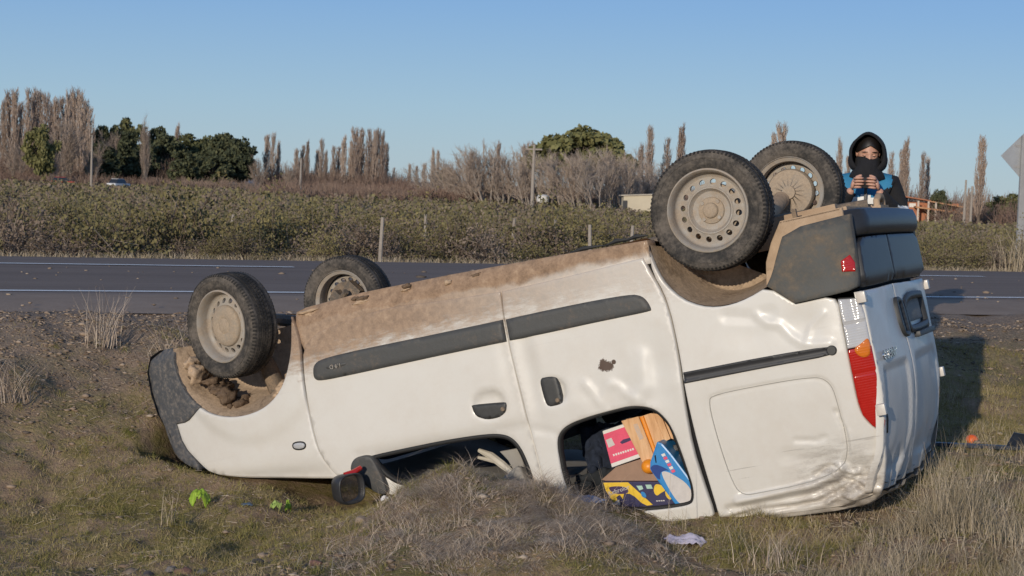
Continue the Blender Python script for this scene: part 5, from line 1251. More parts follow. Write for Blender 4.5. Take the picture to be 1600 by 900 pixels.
protos = [plant('shrub', (('twigs', a), ('foliage', b)), 'olive green leafy desert shrub in the scrub beyond the road' if k == 0 else 'grey brown twiggy desert shrub in the scrub beyond the road', 'shrub', 'green shrubs beyond the road' if k == 0 else 'grey shrubs beyond the road') for (a, b), k in SH]
rs = random.Random(11); cand = []
v = 20.1
while v < 36:
    row = 1.0 + .03 * (v - 20)
    u = -16
    while u < 34:
        uu = u + rs.uniform(-.35, .35); vv = v + rs.uniform(-.35, .35); x, y = uv_xy(uu, vv)
        if abs(x) < y * .3113 + 1.0 and y > 10: cand.append((x, y, vv))
        u += rs.uniform(.70, 1.30)
    v += .62 + .03 * (v - 20)
# the lorry-wide gap of verge grass at the tarmac edge stays low
cand.sort(key=lambda c: c[2]); near = cand[:300]; rest = cand[300:]
used = set()
for (x, y, vv) in near:
    i = rs.randrange(8); o = protos[i] if i not in used else copy_tree(protos[i]); used.add(i)
    s = rs.uniform(.62, 1.32) * (.72 if vv < 20.6 else 1); place(o, x, y, s, rs.uniform(0, 6.28), None, s * rs.uniform(.55, 1.25))
for i, p in enumerate(protos):
    if i not in used: place(p, rs.uniform(-5, 5), 24, 1, 0)
# the rest of the scrub, to the tree line, as one mass
r = np.random.default_rng(5); Ps = []; sz = []; X_, Y_, S_ = [], [], []
def far_band(v0, v1, n):
    k = 0
    while k < n:
        y = math.exp(r.uniform(math.log(v0 * .9), math.log(v1 * 1.15))); x = r.uniform(-1, 1) * (y * .43 + 4); vv = y * RC - x * RS
        if v0 < vv < v1: X_.append(x); Y_.append(y); S_.append(r.uniform(.45, 1.0) if r.random() < .8 else r.uniform(1.1, 1.5)); k += 1
far_band(31, 75, 2500); far_band(75, 175, 2000); far_band(175, 290, 1200)
k = 0
while k < 260:                                          # the near rows go on beyond the frame
    y = r.uniform(14, 42); x = r.choice([-1, 1]) * (y * .3113 + 1 + r.uniform(0, 6)); vv = y * RC - x * RS
    if 20.4 < vv < 33: X_.append(x); Y_.append(y); S_.append(r.uniform(.6, 1.0)); k += 1
X_ += [c[0] for c in rest]; Y_ += [c[1] for c in rest]; S_ += [1.0] * len(rest)
X_, Y_, S_ = map(np.array, (X_, Y_, S_)); Z_ = ground(X_, Y_)
for x, y, z, s in zip(X_, Y_, Z_, S_):
    near_k = y < 60; s = s if y < 45 else s * .80; n = 200 if near_k else 70 if y < 130 else 34; wd = s * (.55 if y < 100 else 1.1)
    d = r.normal(size=(n, 3)); d /= np.linalg.norm(d, axis=1)[:, None]; d[:, 2] = np.abs(d[:, 2]) * r.uniform(.2, 1.1, n) ** .6; rr_ = r.uniform(.45, 1, n)[:, None]
    cl = r.normal(size=(7, 3)) * .5; P = d * rr_ * np.array([wd, wd, s * .88]) + np.array([x, y, z]); Ps.append(P); sz.append(np.full(n, .042 if y < 45 else .062 if near_k else .13 if y < 130 else .28))
lv = leaves(np.concatenate(Ps), np.concatenate(sz), r, .4, 1.3)
tag(link('distant_scrub', npmesh('distant_scrub', lv[0], lv[1], None, G['far_scrub'])), 'low olive and brown scrub covering the plain up to the trees', 'scrub', None, 'stuff')
# reddish brush along the foot of the trees
Ps = []; 
for x0, x1, d0, d1, h, n in ((-60, -45, 262, 285, 2.2, 110), (-34, -16, 255, 290, 2.0, 130), (-92, -62, 262, 280, 2.2, 100), (-20, 9, 150, 170, 1.6, 130), (58, 92, 190, 235, 3.6, 300), (20, 100, 256, 300, 5.2, 520), (-100, -58, 290, 320, 5.5, 420), (-46, -20, 292, 320, 4.6, 330), (-30, 20, 180, 215, 2.3, 300), (-14, 16, 144, 152, 1.7, 110)):
    for k in range(n):
        x = r.uniform(x0, x1); y = r.uniform(d0, d1); z = gz(x, y); hh = h * r.uniform(.5, 1.1); m = 26
        a = r.uniform(0, 2 * np.pi, m); e = r.uniform(.6, 1.45, m); L = hh * r.uniform(.5, 1.05, m)
        A = np.tile([x, y, z], (m, 1)) + r.normal(size=(m, 3)) * [.5, .5, 0]; B = A + np.stack([np.cos(a) * np.cos(e), np.sin(a) * np.cos(e), np.sin(e)], 1) * L[:, None]; Ps.append((A, B))
A = np.concatenate([p[0] for p in Ps]); B = np.concatenate([p[1] for p in Ps]); st_ = sticks(A, B, .045, .02)
tag(link('reddish_brush', npmesh('reddish_brush', st_[0], st_[1], None, G['rust_brush'])), 'bare reddish brown brush along the foot of the trees', 'brush', None, 'stuff')

# ---- trees
def poplar_mesh(seed, slim=.075):
    """Lombardy poplar without leaves, one unit high: upright branches hugging the stem"""
    r = np.random.default_rng(seed); A = []; B = []; ra = []; rb = []
    for k in range(150):
        z0 = r.uniform(.06, .90); a = r.uniform(0, 2 * np.pi); L = (.30 - .22 * z0) * r.uniform(.6, 1.15); sp = slim * (1 - .75 * max(0, z0 - .15)) * r.uniform(.4, 1.1)
        p0 = np.array([0, 0, z0]); pm = p0 + np.array([math.cos(a) * sp * .7, math.sin(a) * sp * .7, L * .35]); p1 = pm + np.array([math.cos(a) * sp * .35, math.sin(a) * sp * .35, L * .65])
        A += [p0, pm]; B += [pm, p1]; ra += [.0036, .0028]; rb += [.0028, .0012]
        for j in range(4):
            t = r.uniform(.2, 1); q = pm + (p1 - pm) * t; b = r.uniform(0, 2 * np.pi); A.append(q); B.append(q + np.array([math.cos(b) * .012, math.sin(b) * .012, .05]) * r.uniform(.7, 1.5)); ra.append(.0021); rb.append(.001)
    c = sticks(A, B, ra, rb); t = sticks([[0, 0, 0], [0, 0, .5]], [[0, 0, .5], [r.normal() * .006, 0, .97]], [.014, .009], [.009, .002])
    return npmesh('trunk', t[0], t[1], None, G['bark'], True), npmesh('crown', c[0], c[1], None, G['poplar'])
def bare_mesh(seed, lean=0, spread=1.0, stems=5):
    """spreading leafless tree, one unit high, several pale leaning stems"""
    r = np.random.default_rng(seed); A = []; B = []; ra = []; rb = []; TA = []; TB = []; ta = []; tb = []
    def grow(p, d, L, rd, depth):
        q = p + d * L
        (TA if depth == 0 else A).append(p); (TB if depth == 0 else B).append(q); (ta if depth == 0 else ra).append(rd); (tb if depth == 0 else rb).append(max(rd * .66, .0026))
        if depth >= 4: return
        for k in range(3 if depth < 2 else 4 if depth == 2 else 7):
            t = r.uniform(.45, 1.0) if k else 1.0; dd = d + r.normal(size=3) * (.38 + .05 * depth); dd[2] += .22; dd /= np.linalg.norm(dd)
            grow(p + d * L * t, dd, L * r.uniform(.50, .74), max(rd * .60, .0034), depth + 1)
    for s in range(stems):
        a = r.uniform(0, 2 * np.pi); tl = r.uniform(.05, .42) * spread
        d = np.array([math.cos(a) * tl - lean, math.sin(a) * tl, 1.0]); d /= np.linalg.norm(d); grow(np.array([r.normal() * .03, r.normal() * .03, 0]), d, r.uniform(.34, .46), .017, 0)
    c = sticks(A, B, ra, rb); t = sticks(TA, TB, ta, tb); m = max(c[0][:, 2].max(), t[0][:, 2].max())
    c[0][:] /= m; t[0][:] /= m
    return npmesh('trunk', t[0], t[1], None, G['trunk'], True), npmesh('crown', c[0], c[1], None, G['bare'])
def fan_mesh(seed, lean, spread, stems, thick=1.0):
    """leafless clump, one unit high: straight pale stems fanning up and over to one side, feathered with fine upright twigs"""
    r = np.random.default_rng(seed); A = []; B = []; ra = []; rb = []; TA = []; TB = []; ta = []; tb = []
    for k in range(stems):
        a = r.uniform(0, 2 * np.pi); q = r.uniform(.1, 1) * spread; d = np.array([math.cos(a) * q - lean * r.uniform(.5, 1.4), math.sin(a) * q, 1.0]); d /= np.linalg.norm(d); L = r.uniform(.7, 1.08)
        p0 = np.array([r.normal() * .05, r.normal() * .05, 0.]); pm = p0 + d * L * .55; d2 = d + np.array([r.normal() * .10, r.normal() * .10, .18]); d2 /= np.linalg.norm(d2); p1 = pm + d2 * L * .45
        TA += [p0, pm]; TB += [pm, p1]; ta += [.0105 * thick, .0060 * thick]; tb += [.0060 * thick, .0015]
        for j in range(26):
            t = r.uniform(.22, 1.0); o = p0 + (pm - p0) * (t / .55) if t < .55 else pm + (p1 - pm) * ((t - .55) / .45)
            b = r.normal(size=3) * .42; dd = d + b; dd[2] += .25; dd /= np.linalg.norm(dd); l = r.uniform(.12, .30) * (1.15 - .6 * t); e = o + dd * l
            A.append(o); B.append(e); ra.append(.0034); rb.append(.0016)
            for m in range(5):
                u = r.uniform(.25, 1); o2 = o + dd * l * u; d3 = dd + r.normal(size=3) * .38; d3[2] += .15; d3 /= np.linalg.norm(d3); A.append(o2); B.append(o2 + d3 * r.uniform(.05, .13)); ra.append(.0020); rb.append(.0010)
    c = sticks(A, B, ra, rb); t = sticks(TA, TB, ta, tb); m = max(c[0][:, 2].max(), t[0][:, 2].max()); c[0][:] /= m; t[0][:] /= m
    return npmesh('trunk', t[0], t[1], None, G['trunk'], True), npmesh('crown', c[0], c[1], None, G['bare'])
def leafy_mesh(seed, mat, top=.5, width=.45, col=False, flat_=False):
    """evergreen, one unit high: clumps of small leaves round limbs, gaps between the clumps"""
    r = np.random.default_rng(seed); C = []; A = []; B = []
    for k in range(46 if not col else 44):
        if col: z = r.uniform(.06, .97); w = width * (1 - z ** 2.2) * .85; a = r.uniform(0, 2 * np.pi); q = math.sqrt(r.uniform(0, 1)); c = np.array([math.cos(a) * w * q, math.sin(a) * w * q, z])
        elif flat_: a = r.uniform(0, 2 * np.pi); q = math.sqrt(r.uniform(0, 1)); c = np.array([math.cos(a) * width * q, math.sin(a) * width * q, .90 - .35 * q * q - r.uniform(0, .12)])
        else:
            d = r.normal(size=3); d /= np.linalg.norm(d); q = r.uniform(.35, 1) ** .5; c = np.array([0, 0, .56]) + d * q * np.array([width, width, .40])
        C.append(c); A.append([0, 0, min(c[2] * .6, .5)]); B.append(c)
    P = []; 
    for c in C:
        n = 84; d = r.normal(size=(n, 3)); d /= np.linalg.norm(d, axis=1)[:, None]; P.append(c + d * (r.uniform(.3, 1, n)[:, None] ** .6) * np.array([.125, .125, .09]) * (.8 if col else 1))
    P = np.concatenate(P); P[:, 2] = np.clip(P[:, 2], .01, .995); lv = leaves(P, .050, r, .3, 1.4); t = cat_(sticks(A, B, .008, .003), sticks([[0, 0, 0]], [[0, 0, .72]], [.022], [.010]))
    return npmesh('trunk', t[0], t[1], None, G['bark'], True), npmesh('crown', lv[0], lv[1], None, mat)
TREES = []
def tree_at(name, meshes, label, cat, x, y, h, wid, group, rz):
    o = plant(name, (('trunk', meshes[0]), ('crown', meshes[1])), label, cat, group); TREES.append(o); z = gz(x, y); o.location = (x, y, z - .1); o.scale = (wid, wid, h + .2); o.rotation_euler = (0, 0, rz); return o
PM = [poplar_mesh(100 + i, .055 + .012 * (i % 3)) for i in range(6)]; BMs = [fan_mesh(200 + i, 0, .42, 12, .8) for i in range(4)]; LM = [fan_mesh(240 + i, .28, .35, 8) for i in range(5)]; VM_ = [fan_mesh(260, 0, .17, 14, .8)]
POPLARS = [(-94.5, 300, 13.4), (-96.5, 310, 15.2), (-93.8, 305, 16.5), (-91.3, 300, 16.6), (-94.7, 315, 14.9), (-88.8, 300, 17.2), (-89.2, 305, 16.9), (-89.8, 310, 17.2), (-85.7, 300, 15.9), (-89.8, 318, 15.5), (-85.3, 305, 15.6), (-85.4, 310, 16.4), (-81.7, 300, 16.4), (-85.1, 315, 16.5), (-81.7, 305, 17.2), (-79.3, 300, 16.5), (-81.0, 310, 15.4), (-77.6, 300, 14.2), (-67.9, 330, 12.2), (-45.4, 300, 10.0), (-43.5, 295, 10.1), (-44.0, 305, 9.0), (-40.0, 300, 7.6), (-39.5, 305, 8.6), (-38.0, 300, 9.1), (-37.4, 310, 7.8), (-35.5, 300, 9.5), (-35.2, 305, 7.6), (-33.3, 300, 8.3), (-33.5, 310, 8.7), (-31.4, 300, 10.2), (-30.6, 305, 9.5), (-29.5, 300, 11.7), (-29.7, 310, 10.6), (-28.7, 305, 11.8), (-26.9, 300, 11.9), (-27.1, 310, 9.8), (-25.8, 300, 11.5), (-25.7, 305, 11.8), (-24.4, 300, 11.3), (-24.5, 310, 9.5), (-31.1, 420, 6.4), (-27.1, 420, 7.4), (-25.9, 430, 7.1), (-23.3, 420, 7.8), (-20.2, 400, 11.2), (-19.3, 405, 10.9), (-5.3, 190, 5.6), (-2.1, 190, 6.8), (0.8, 185, 6.5), (1.5, 188, 6.8), (18.1, 240, 8.9), (18.5, 230, 11.2), (21.4, 235, 10.1), (22.9, 230, 11.5), (36.5, 235, 11.7), (36.8, 230, 12.7), (45.0, 230, 11.0), (48.3, 240, 9.1), (54.5, 240, 10.1), (55.4, 235, 11.6), (56.6, 242, 10.6), (58.6, 238, 9.8), (60.6, 243, 9.5), (56.3, 200, 10.7), (56.4, 205, 4.7)]
def pop_label(i, x, y):
    if x < -75: return 'tall bare brown poplar in the dense row at the far left', 'poplars at the far left'
    if -33 < x < -24 and y < 400: return 'bare poplar in the tall clump left of the middle of the skyline', 'poplars left of the middle'
    if -46 < x < -33: return 'short bare poplar between the dark evergreens and the tall poplar clump', 'short poplars past the evergreens'
    if y >= 400: return 'faint distant bare poplar over the gap in the tree line', 'distant poplars over the gap'
    if -6 < x < 2: return 'bare brown poplar behind the leaning trees left of the round pine', 'poplars behind the leaning trees'
    if 17 < x < 24: return 'slender bare poplar showing just left of the near rear wheel', 'poplars left of the rear wheel'
    return {55: ('bare poplar just left of the twin tips above the far rear wheel', None), 56: ('bare poplar rising behind the far rear wheel', None), 57: ('bare poplar between the far rear wheel and the person', None), 58: ('short bare poplar close to the left of the person', None)}.get(i, ('thin bare poplar in the row right of the hooded person', 'poplars right of the person') if i < 64 else (('tall bare poplar standing alone between the person and the road sign' if i == 64 else 'short bare poplar left of the lone tall poplar by the poles'), None) if x < 80 else ('bare poplar over the evergreens', None)) if x > 24 else ('bare poplar rising over the left evergreens', None)
for i, (x, y, h) in enumerate(POPLARS):
    lb, gr = pop_label(i, x, y); k = h * rs.uniform(.85, 1.25) * (1.15 if h < 9 else .95)
    tree_at('poplar_tree', PM[i % 6], lb, 'tree', x, y, h, k * (1.5 if i == 64 else 1.22), gr, rs.uniform(0, 6.28))
BARE = [(-76.5, 280, 12.0, 1.0), (-75.9, 270, 7.6, 0.9), (-83.2, 275, 7.5, 1), (-70.4, 275, 7.9, 0.9), (-71.1, 290, 10.1, 0.8), (-60.7, 270, 12.7, 0.45), (-45.1, 290, 6.5, 1), (-40.0, 290, 5.6, 1.1), (-10.3, 250, 4.3, 1), (-5.1, 150, 3.6, 1), (-3.5, 145, 4.0, 1), (-2.3, 140, 4.8, 1), (-0.7, 140, 4.3, 1), (2.3, 140, 4.7, 1), (3.8, 135, 4.3, 1), (5.0, 132, 4.6, 1), (6.4, 130, 5.0, 1), (7.6, 133, 5.3, 0.9), (9.0, 136, 5.3, 0.9), (10.5, 140, 4.7, 0.9), (1.0, 139, 3.9, 1.0), (-6.8, 158, 3.4, 1.1), (-8.6, 175, 3.6, 1.1), (12.2, 146, 4.4, 1), (13.6, 150, 4.6, 1), (-1.5, 143, 4.9, 1), (0.3, 146, 4.4, 1), (3.0, 142, 4.8, 1), (4.4, 138, 5.0, 1), (5.8, 139, 4.6, 1), (8.3, 140, 5.2, 1), (9.8, 142, 5.4, 1), (-4.4, 152, 4.2, 1), (11.6, 152, 5.2, 1)]
BL = ['pale many-stemmed bare tree in front of the left poplars', 'low bare tree left of the pale many-stemmed tree', 'low bare brown tree at the far left edge', 'low bare tree right of the pale many-stemmed tree', 'brown bare tree before the dark flat-topped pines', 'vase-shaped light brown bare tree between dark evergreens', 'bushy bare tree right after the dark evergreens', 'low bushy bare tree left of the tall poplar clump', 'small bare tree in the gap of the skyline']
for i, (x, y, h, w) in enumerate(BARE):
    if i < 9: lb, gr = BL[i], None
    elif x < 1.5: lb, gr = 'pale leaning bare tree left of the middle utility pole', 'leaning bare trees left of the pole'
    else: lb, gr = 'pale leaning bare tree around the round pine near the middle', 'leaning bare trees round the pine'
    ms = VM_[0] if i == 5 else (BMs[i % 4] if i < 9 else LM[i % 5]); h = h if i < 9 else h * (1.18 if x < 3 else 1.02); tree_at('bare_tree', ms, lb, 'tree', x, y, h, h * w * (1.0 if i < 9 else 1.35), gr, rs.uniform(0, 6.28) if i < 9 else rs.uniform(-.5, .5))
EV = [leafy_mesh(300 + i, [G['ever'], G['dark_ever'], G['olive']][i % 3], width=.42) for i in range(6)]; FL = [leafy_mesh(320 + i, G['dark_ever'], width=.36, flat_=True) for i in range(2)]; CY = [leafy_mesh(330 + i, G['dark_ever'], width=.22, col=True) for i in range(2)]; PIN = leafy_mesh(340, G['olive'], width=.50, flat_=True)
EVERGREEN = [(-76.4, 265, 9.4, 6.2, 2, 'round olive green tree standing among the far left poplars'), (-78.0, 310, 12.0, 6, 'f', 'dark flat-topped pine, left of the pair on the left skyline'), (-75.6, 312, 11.8, 6, 'f', 'dark flat-topped pine, right of the pair on the left skyline'), (-72.4, 310, 12.5, 8, 0, 'green rounded tree left of the vase-shaped bare tree'), (-68.8, 315, 11.6, 8, 1, 'green rounded tree behind the vase-shaped bare tree'), (-63.4, 300, 9.9, 9, 1, 'dark evergreen first right of the vase-shaped bare tree'), (-60.8, 310, 10.0, 10, 0, 'mid green tree second right of the vase-shaped bare tree'), (-57.5, 312, 10.3, 9, 3, 'tall green tree in the middle of the dark evergreens'), (-54.1, 300, 10.3, 9, 1, 'dark evergreen, third from the right end of the evergreen mass'), (-51.6, 296, 10.2, 9, 4, 'tall dark evergreen next to the right end of the evergreen mass'), (-49.0, 292, 9.5, 8, 1, 'dark evergreen at the right end of the evergreen mass'), (-12.6, 300, 5.7, 5, 'f', 'small distant flat-topped pine over the gap in the skyline'), (6.6, 172, 8.5, 10.5, 'p', 'wide flat-topped green pine rising over the bare trees near the middle'), (8.9, 174, 7.8, 6.6, 'p', 'right half-hidden crown beside the wide flat-topped pine'), (59.2, 230, 4.8, 3.6, 1, 'small dark conifer between the brick house and the lone poplar'), (65.8, 220, 4.3, 6, 0, 'low green tree left of the road sign'), (66.8, 215, 3.8, 6, 4, 'low green tree behind the road sign post'), (-66.0, 292, 6.4, 7, 1, 'low dark evergreen at the left foot of the evergreen mass'), (-57.5, 288, 6.8, 8, 4, 'low dark evergreen before the middle of the evergreen mass'), (-52.5, 286, 6.0, 8, 1, 'low dark evergreen before the right of the evergreen mass')]
for x, y, h, w, k, lb in EVERGREEN: tree_at('evergreen_tree', FL[int(x) % 2] if k == 'f' else PIN if k == 'p' else EV[k], lb, 'tree', x, y, h, w, None, rs.uniform(0, 6.28))
for x, y, h, w, lb in ((-67.8, 288, 9.4, 12, 'tall dark columnar cypress left of the vase-shaped bare tree'), (-69.5, 280, 6.5, 11, 'dark pointed conifer below the flat-topped pines'), (-72.4, 285, 7.1, 9, 'small dark conifer behind the pale many-stemmed tree')): tree_at('cypress_tree', CY[int(h) % 2], lb, 'tree', x, y, h, w, None, 0)

# ---- labels that say which one: place in the row, counted from the left
ORD = ['first', 'second', 'third', 'fourth', 'fifth', 'sixth', 'seventh', 'eighth', 'ninth', 'tenth', 'eleventh', 'twelfth', 'thirteenth', 'fourteenth', 'fifteenth', 'sixteenth', 'seventeenth', 'eighteenth', 'nineteenth', 'twentieth', 'twenty-first', 'twenty-second', 'twenty-third', 'twenty-fourth']
ROWS = {'poplars at the far left': '%s from the left of the bare poplars in the dense far left row', 'poplars left of the middle': '%s from the left in the tall bare poplar clump left of the middle', 'short poplars past the evergreens': '%s from the left of the short bare poplars past the dark evergreens', 'distant poplars over the gap': '%s from the left of the faint distant poplars over the skyline gap', 'poplars behind the leaning trees': '%s from the left of the bare poplars behind the leaning trees', 'poplars left of the rear wheel': '%s from the left of the slender poplars left of the near rear wheel', 'poplars right of the person': '%s from the left of the thin poplars right of the hooded person', 'leaning bare trees left of the pole': '%s from the left of the pale leaning trees before the middle pole', 'leaning bare trees round the pine': '%s from the left of the pale leaning trees round the wide pine'}
for gname, pat in ROWS.items():
    row = sorted([o for o in TREES if o.get('group') == gname], key=lambda o: o.location.x / o.location.y)
    for i, o in enumerate(row): o['label'] = pat % ORD[i]
for o in [o for o in bpy.data.objects if o.get('category') == 'shrub']:
    v_ = float(road_v(o.location.x, o.location.y)); t_ = o.location.x / o.location.y; kd = 'olive green leafy shrub' if o['label'].startswith('olive') else 'grey brown twiggy shrub'
    dp = 'in the front row by the tarmac' if v_ < 21.4 else 'some rows behind the tarmac' if v_ < 24.5 else 'deep in the scrub'
    sd = 'left of the front wheels' if t_ < -.19 else 'past the front wheels' if t_ < -.02 else 'above the sliding door' if t_ < .12 else 'right of the rear wheels'
    o['label'] = kd + ' ' + dp + ', ' + sd; o['group'] = kd + 's ' + dp + ', ' + sd
# ---- near ground cover
r = np.random.default_rng(21)
def scatter(n, x0, x1, y0, y1, keep):
    out = []; m = 0
    while m < n:
        x = r.uniform(x0, x1, n * 2); y = r.uniform(y0, y1, n * 2); k = keep(x, y) & in_view(x, y); out.append(np.stack([x[k], y[k]], 1)); m += k.sum()
    return np.concatenate(out)[:n]
def on_ground(P, dz=0): return np.column_stack([P, ground(P[:, 0], P[:, 1]) + dz])
def under_van(x, y):
    dx = x - VT.x; dy = y - VT.y; xv = (-.88717 * dx + .385492 * dy) / .9357 - .27; yv = .398 * dx + .917 * dy
    return (xv > -.60) & (xv < 2.95) & (yv > -.70) & (yv < .75)
patch = lambda x, y: vnoise(x, y, .8, 4) * .6 + vnoise(x, y, .25, 8) * .4
rnd = lambda x: r.random(len(x))
P = scatter(130000, -3.6, 4.2, 5.9, 12.0, lambda x, y: (rnd(x) < np.clip((patch(x, y) - .40) * 5.0, .06, 1)) & (road_v(x, y) < 10.4) & ~under_van(x, y) & (rnd(x) < 1.5 - (y - 6) * .12))
n = len(P); bl = blades(on_ground(P, -.004), r.uniform(.010, .036, n) * (1 + 1.6 * (P[:, 0] > .95) * r.random(n)), r.uniform(.0016, .0034, n), r.uniform(.2, 1.3, n), r, 2)
tag(link('verge_grass', npmesh('verge_grass', bl[0], bl[1], None, G['grass'])), 'short mossy green and brown grass on the verge', 'grass', None, 'stuff')
# dead straw matted over the bank
mound = lambda x, y: np.exp(-np.abs((x - .02) / .54) ** 2.6 - np.abs((y - 6.85) / .62) ** 2.6)
P = scatter(24000, -1.0, .95, 6.1, 7.75, lambda x, y: (rnd(x) < mound(x, y) * 1.1 - .06) & ~under_van(x, y) & (vnoise(x, y, .13, 12) > .30 + .30 * rnd(x)))
n = len(P); ang = (vnoise(P[:, 0], P[:, 1], .22, 16) - .5) * 14 + r.normal(0, .7, n)
bl = blades(on_ground(P, .002), r.uniform(.022, .062, n), r.uniform(.0012, .0028, n), r.uniform(1.3, 2.8, n), r, 4, .48, ang)
P2 = scatter(3000, -.9, .9, 6.2, 7.6, lambda x, y: (rnd(x) < mound(x, y) * 1.1) & ~under_van(x, y) & (vnoise(x, y, .11, 17) > .55)); n2 = len(P2)
b2 = blades(on_ground(P2), r.uniform(.05, .14, n2), r.uniform(.0012, .0026, n2), r.uniform(.5, 1.6, n2), r, 4, .34)
v_, q_ = cat_(bl, b2); tag(link('dead_straw', npmesh('dead_straw', v_, q_, None, G['straw'])), 'grey brown dead straw matted over the earth bank against the van', 'straw', None, 'stuff')
# grass behind and right of the van, tall and dry along the bottom right
P = scatter(7500, .9, 3.2, 5.9, 8.6, lambda x, y: (rnd(x) < np.clip(.08 + .9 * np.exp(-((x - 1.90) / .26) ** 2 - ((y - 6.78) / .25) ** 2) + .8 * sstep(6.8, 6.2, y) * sstep(.9, 1.5, x), 0, 1) * (.15 + 1.1 * (vnoise(x, y, .16, 13) > .5))) & ~under_van(x, y))
n = len(P); tall = np.clip(.075 + .24 * np.exp(-((P[:, 0] - 1.93) / .22) ** 2 - ((P[:, 1] - 6.78) / .26) ** 2) + .06 * (vnoise(P[:, 0], P[:, 1], .2, 18) - .4), .05, .34)
bl = blades(on_ground(P), tall * r.uniform(.3, 1.15, n), r.uniform(.0015, .0034, n), r.uniform(.1, 1.1, n), r, 3, .28)
P = scatter(2600, .9, 3.4, 7.0, 11, lambda x, y: ~under_van(x, y) & (road_v(x, y) < 9) & (vnoise(x, y, .5, 14) > .5)); n = len(P); b2 = blades(on_ground(P), r.uniform(.05, .12, n), r.uniform(.002, .004, n), r.uniform(.1, .8, n), r, 3)
v_, q_ = cat_(bl, b2); tag(link('dry_grass', npmesh('dry_grass', v_, q_, None, G['dry'])), 'pale dry grass thick along the bottom right of the verge', 'grass', None, 'stuff')
# verge grass on the far side of the road
k = 15000; u_ = r.uniform(-12, 26, k); vv = 19.25 + np.abs(r.normal(0, .40, k)); x, y = uv_xy(u_, vv); P = np.stack([x, y], 1)[in_view(x, y)]; n = len(P)
bl = blades(on_ground(P), r.uniform(.03, .13, n), r.uniform(.006, .011, n), r.uniform(.1, .9, n), r, 2)
tag(link('far_verge_grass', npmesh('far_verge_grass', bl[0], bl[1], None, G['dry'])), 'yellow dry grass edging the far side of the road', 'grass', None, 'stuff')
# low tufts that break up the turf
C_ = scatter(900, -3.6, 3.6, 5.9, 10.6, lambda x, y: (road_v(x, y) < 10.0) & ~under_van(x, y) & (rnd(x) < .35 + .65 * (patch(x, y) > .47)))
P = np.repeat(C_, 34, 0) + r.normal(0, .018, (len(C_) * 34, 2)); P = P[~under_van(P[:, 0], P[:, 1])]; n = len(P)
bl = blades(on_ground(P, -.004), r.uniform(.018, .062, n), r.uniform(.0016, .0032, n), r.uniform(.3, 1.5, n), r, 3, .3)
tag(link('turf_tufts', npmesh('turf_tufts', bl[0], bl[1], None, island('tuft_grass', [(.0, (.10, .11, .028)), (.4, (.19, .185, .05)), (.7, (.30, .25, .10)), (1, (.50, .40, .24))], .8, .15, 1.2))), 'low olive and straw coloured tufts dotted over the verge', 'grass', None, 'stuff')
# bits of dead stalk lying about, and crumbs of earth
P = scatter(9000, -3.6, 4.0, 5.9, 11.0, lambda x, y: (road_v(x, y) < 10.3) & ~under_van(x, y) & (rnd(x) < .25 + .75 * (vnoise(x, y, .6, 15) > .5))); n = len(P); a = r.uniform(0, 6.28, n); L_ = r.uniform(.015, .06, n); A = on_ground(P, .006); Q = P + np.stack([np.cos(a), np.sin(a)], 1) * L_[:, None]; B = on_ground(Q, .008)
st_ = sticks(A, B, r.uniform(.0007, .0016, n), .0006); tag(link('stalk_litter', npmesh('stalk_litter', st_[0], st_[1], None, G['straw'])), 'broken dead stalks lying over the verge', 'straw', None, 'stuff')
# gravel
def pebble_cloud(P, s):
    n = len(P); base = np.array([[1, 0, 0], [-1, 0, 0], [0, 1, 0], [0, -1, 0], [0, 0, .7], [0, 0, -.7], [.65, .65, .35], [-.65, .65, .35], [-.65, -.65, .35], [.65, -.65, .35]], float)
    T = np.array([[4, 6, 7], [4, 7, 8], [4, 8, 9], [4, 9, 6], [6, 0, 2], [6, 2, 7], [7, 2, 1], [7, 1, 8], [8, 1, 3], [8, 3, 9], [9, 3, 0], [9, 0, 6], [4, 6, 6], [5, 2, 0], [5, 1, 2], [5, 3, 1], [5, 0, 3], [0, 6, 9]])
    T = np.array([t for t in T if len(set(t)) == 3]); V = base[None] * r.uniform(.7, 1.3, (n, 10, 3)); a = r.uniform(0, 6.28, n); c, s_ = np.cos(a)[:, None], np.sin(a)[:, None]
    X = V[..., 0] * c - V[..., 1] * s_; Y = V[..., 0] * s_ + V[..., 1] * c; V = np.stack([X * 1.2, Y, V[..., 2] * .8], -1) * s[:, None, None] + P[:, None, :]
    return V.reshape(-1, 3), (np.arange(n)[:, None, None] * 10 + T[None]).reshape(-1, 3)
P = scatter(14000, -4.2, 4.4, 5.9, 13, lambda x, y: (rnd(x) < np.clip(.10 + .9 * sstep(8.6, 9.8, road_v(x, y)) + .40 * sstep(6.85, 6.5, y) * sstep(-.2, -.7, x) + .35 * mound(x, y), 0, 1)) & (road_v(x, y) < 10.9) & ~under_van(x, y))
s = r.gamma(2.0, .0026, len(P)) + .003; pv, pt = pebble_cloud(on_ground(P, .001), s)
tag(link('gravel', npmesh('gravel', pv, None, pt, G['peb'])), 'loose gravel and small stones scattered over the verge', 'gravel', None, 'stuff')
u_ = r.uniform(-9, 14, 420); vv = r.uniform(10.7, 15.4, 420) ; x, y = uv_xy(u_, vv); k = in_view(x, y); P = np.column_stack([x[k], y[k], road_z(vv[k]) + .014]); pv, pt = pebble_cloud(P, r.gamma(2, .0042, len(P)) + .003)
tag(link('road_grit', npmesh('road_grit', pv, None, pt, G['peb'])), 'scattered grit and clods lying on the tarmac', 'gravel', None, 'stuff')
P = scatter(7000, -3.8, 3.6, 5.9, 10.8, lambda x, y: (patch(x, y) < .55) & (road_v(x, y) < 10.6) & ~under_van(x, y)); s_ = r.gamma(1.5, .0028, len(P)) + .002; pv, pt = pebble_cloud(on_ground(P, 0), s_)
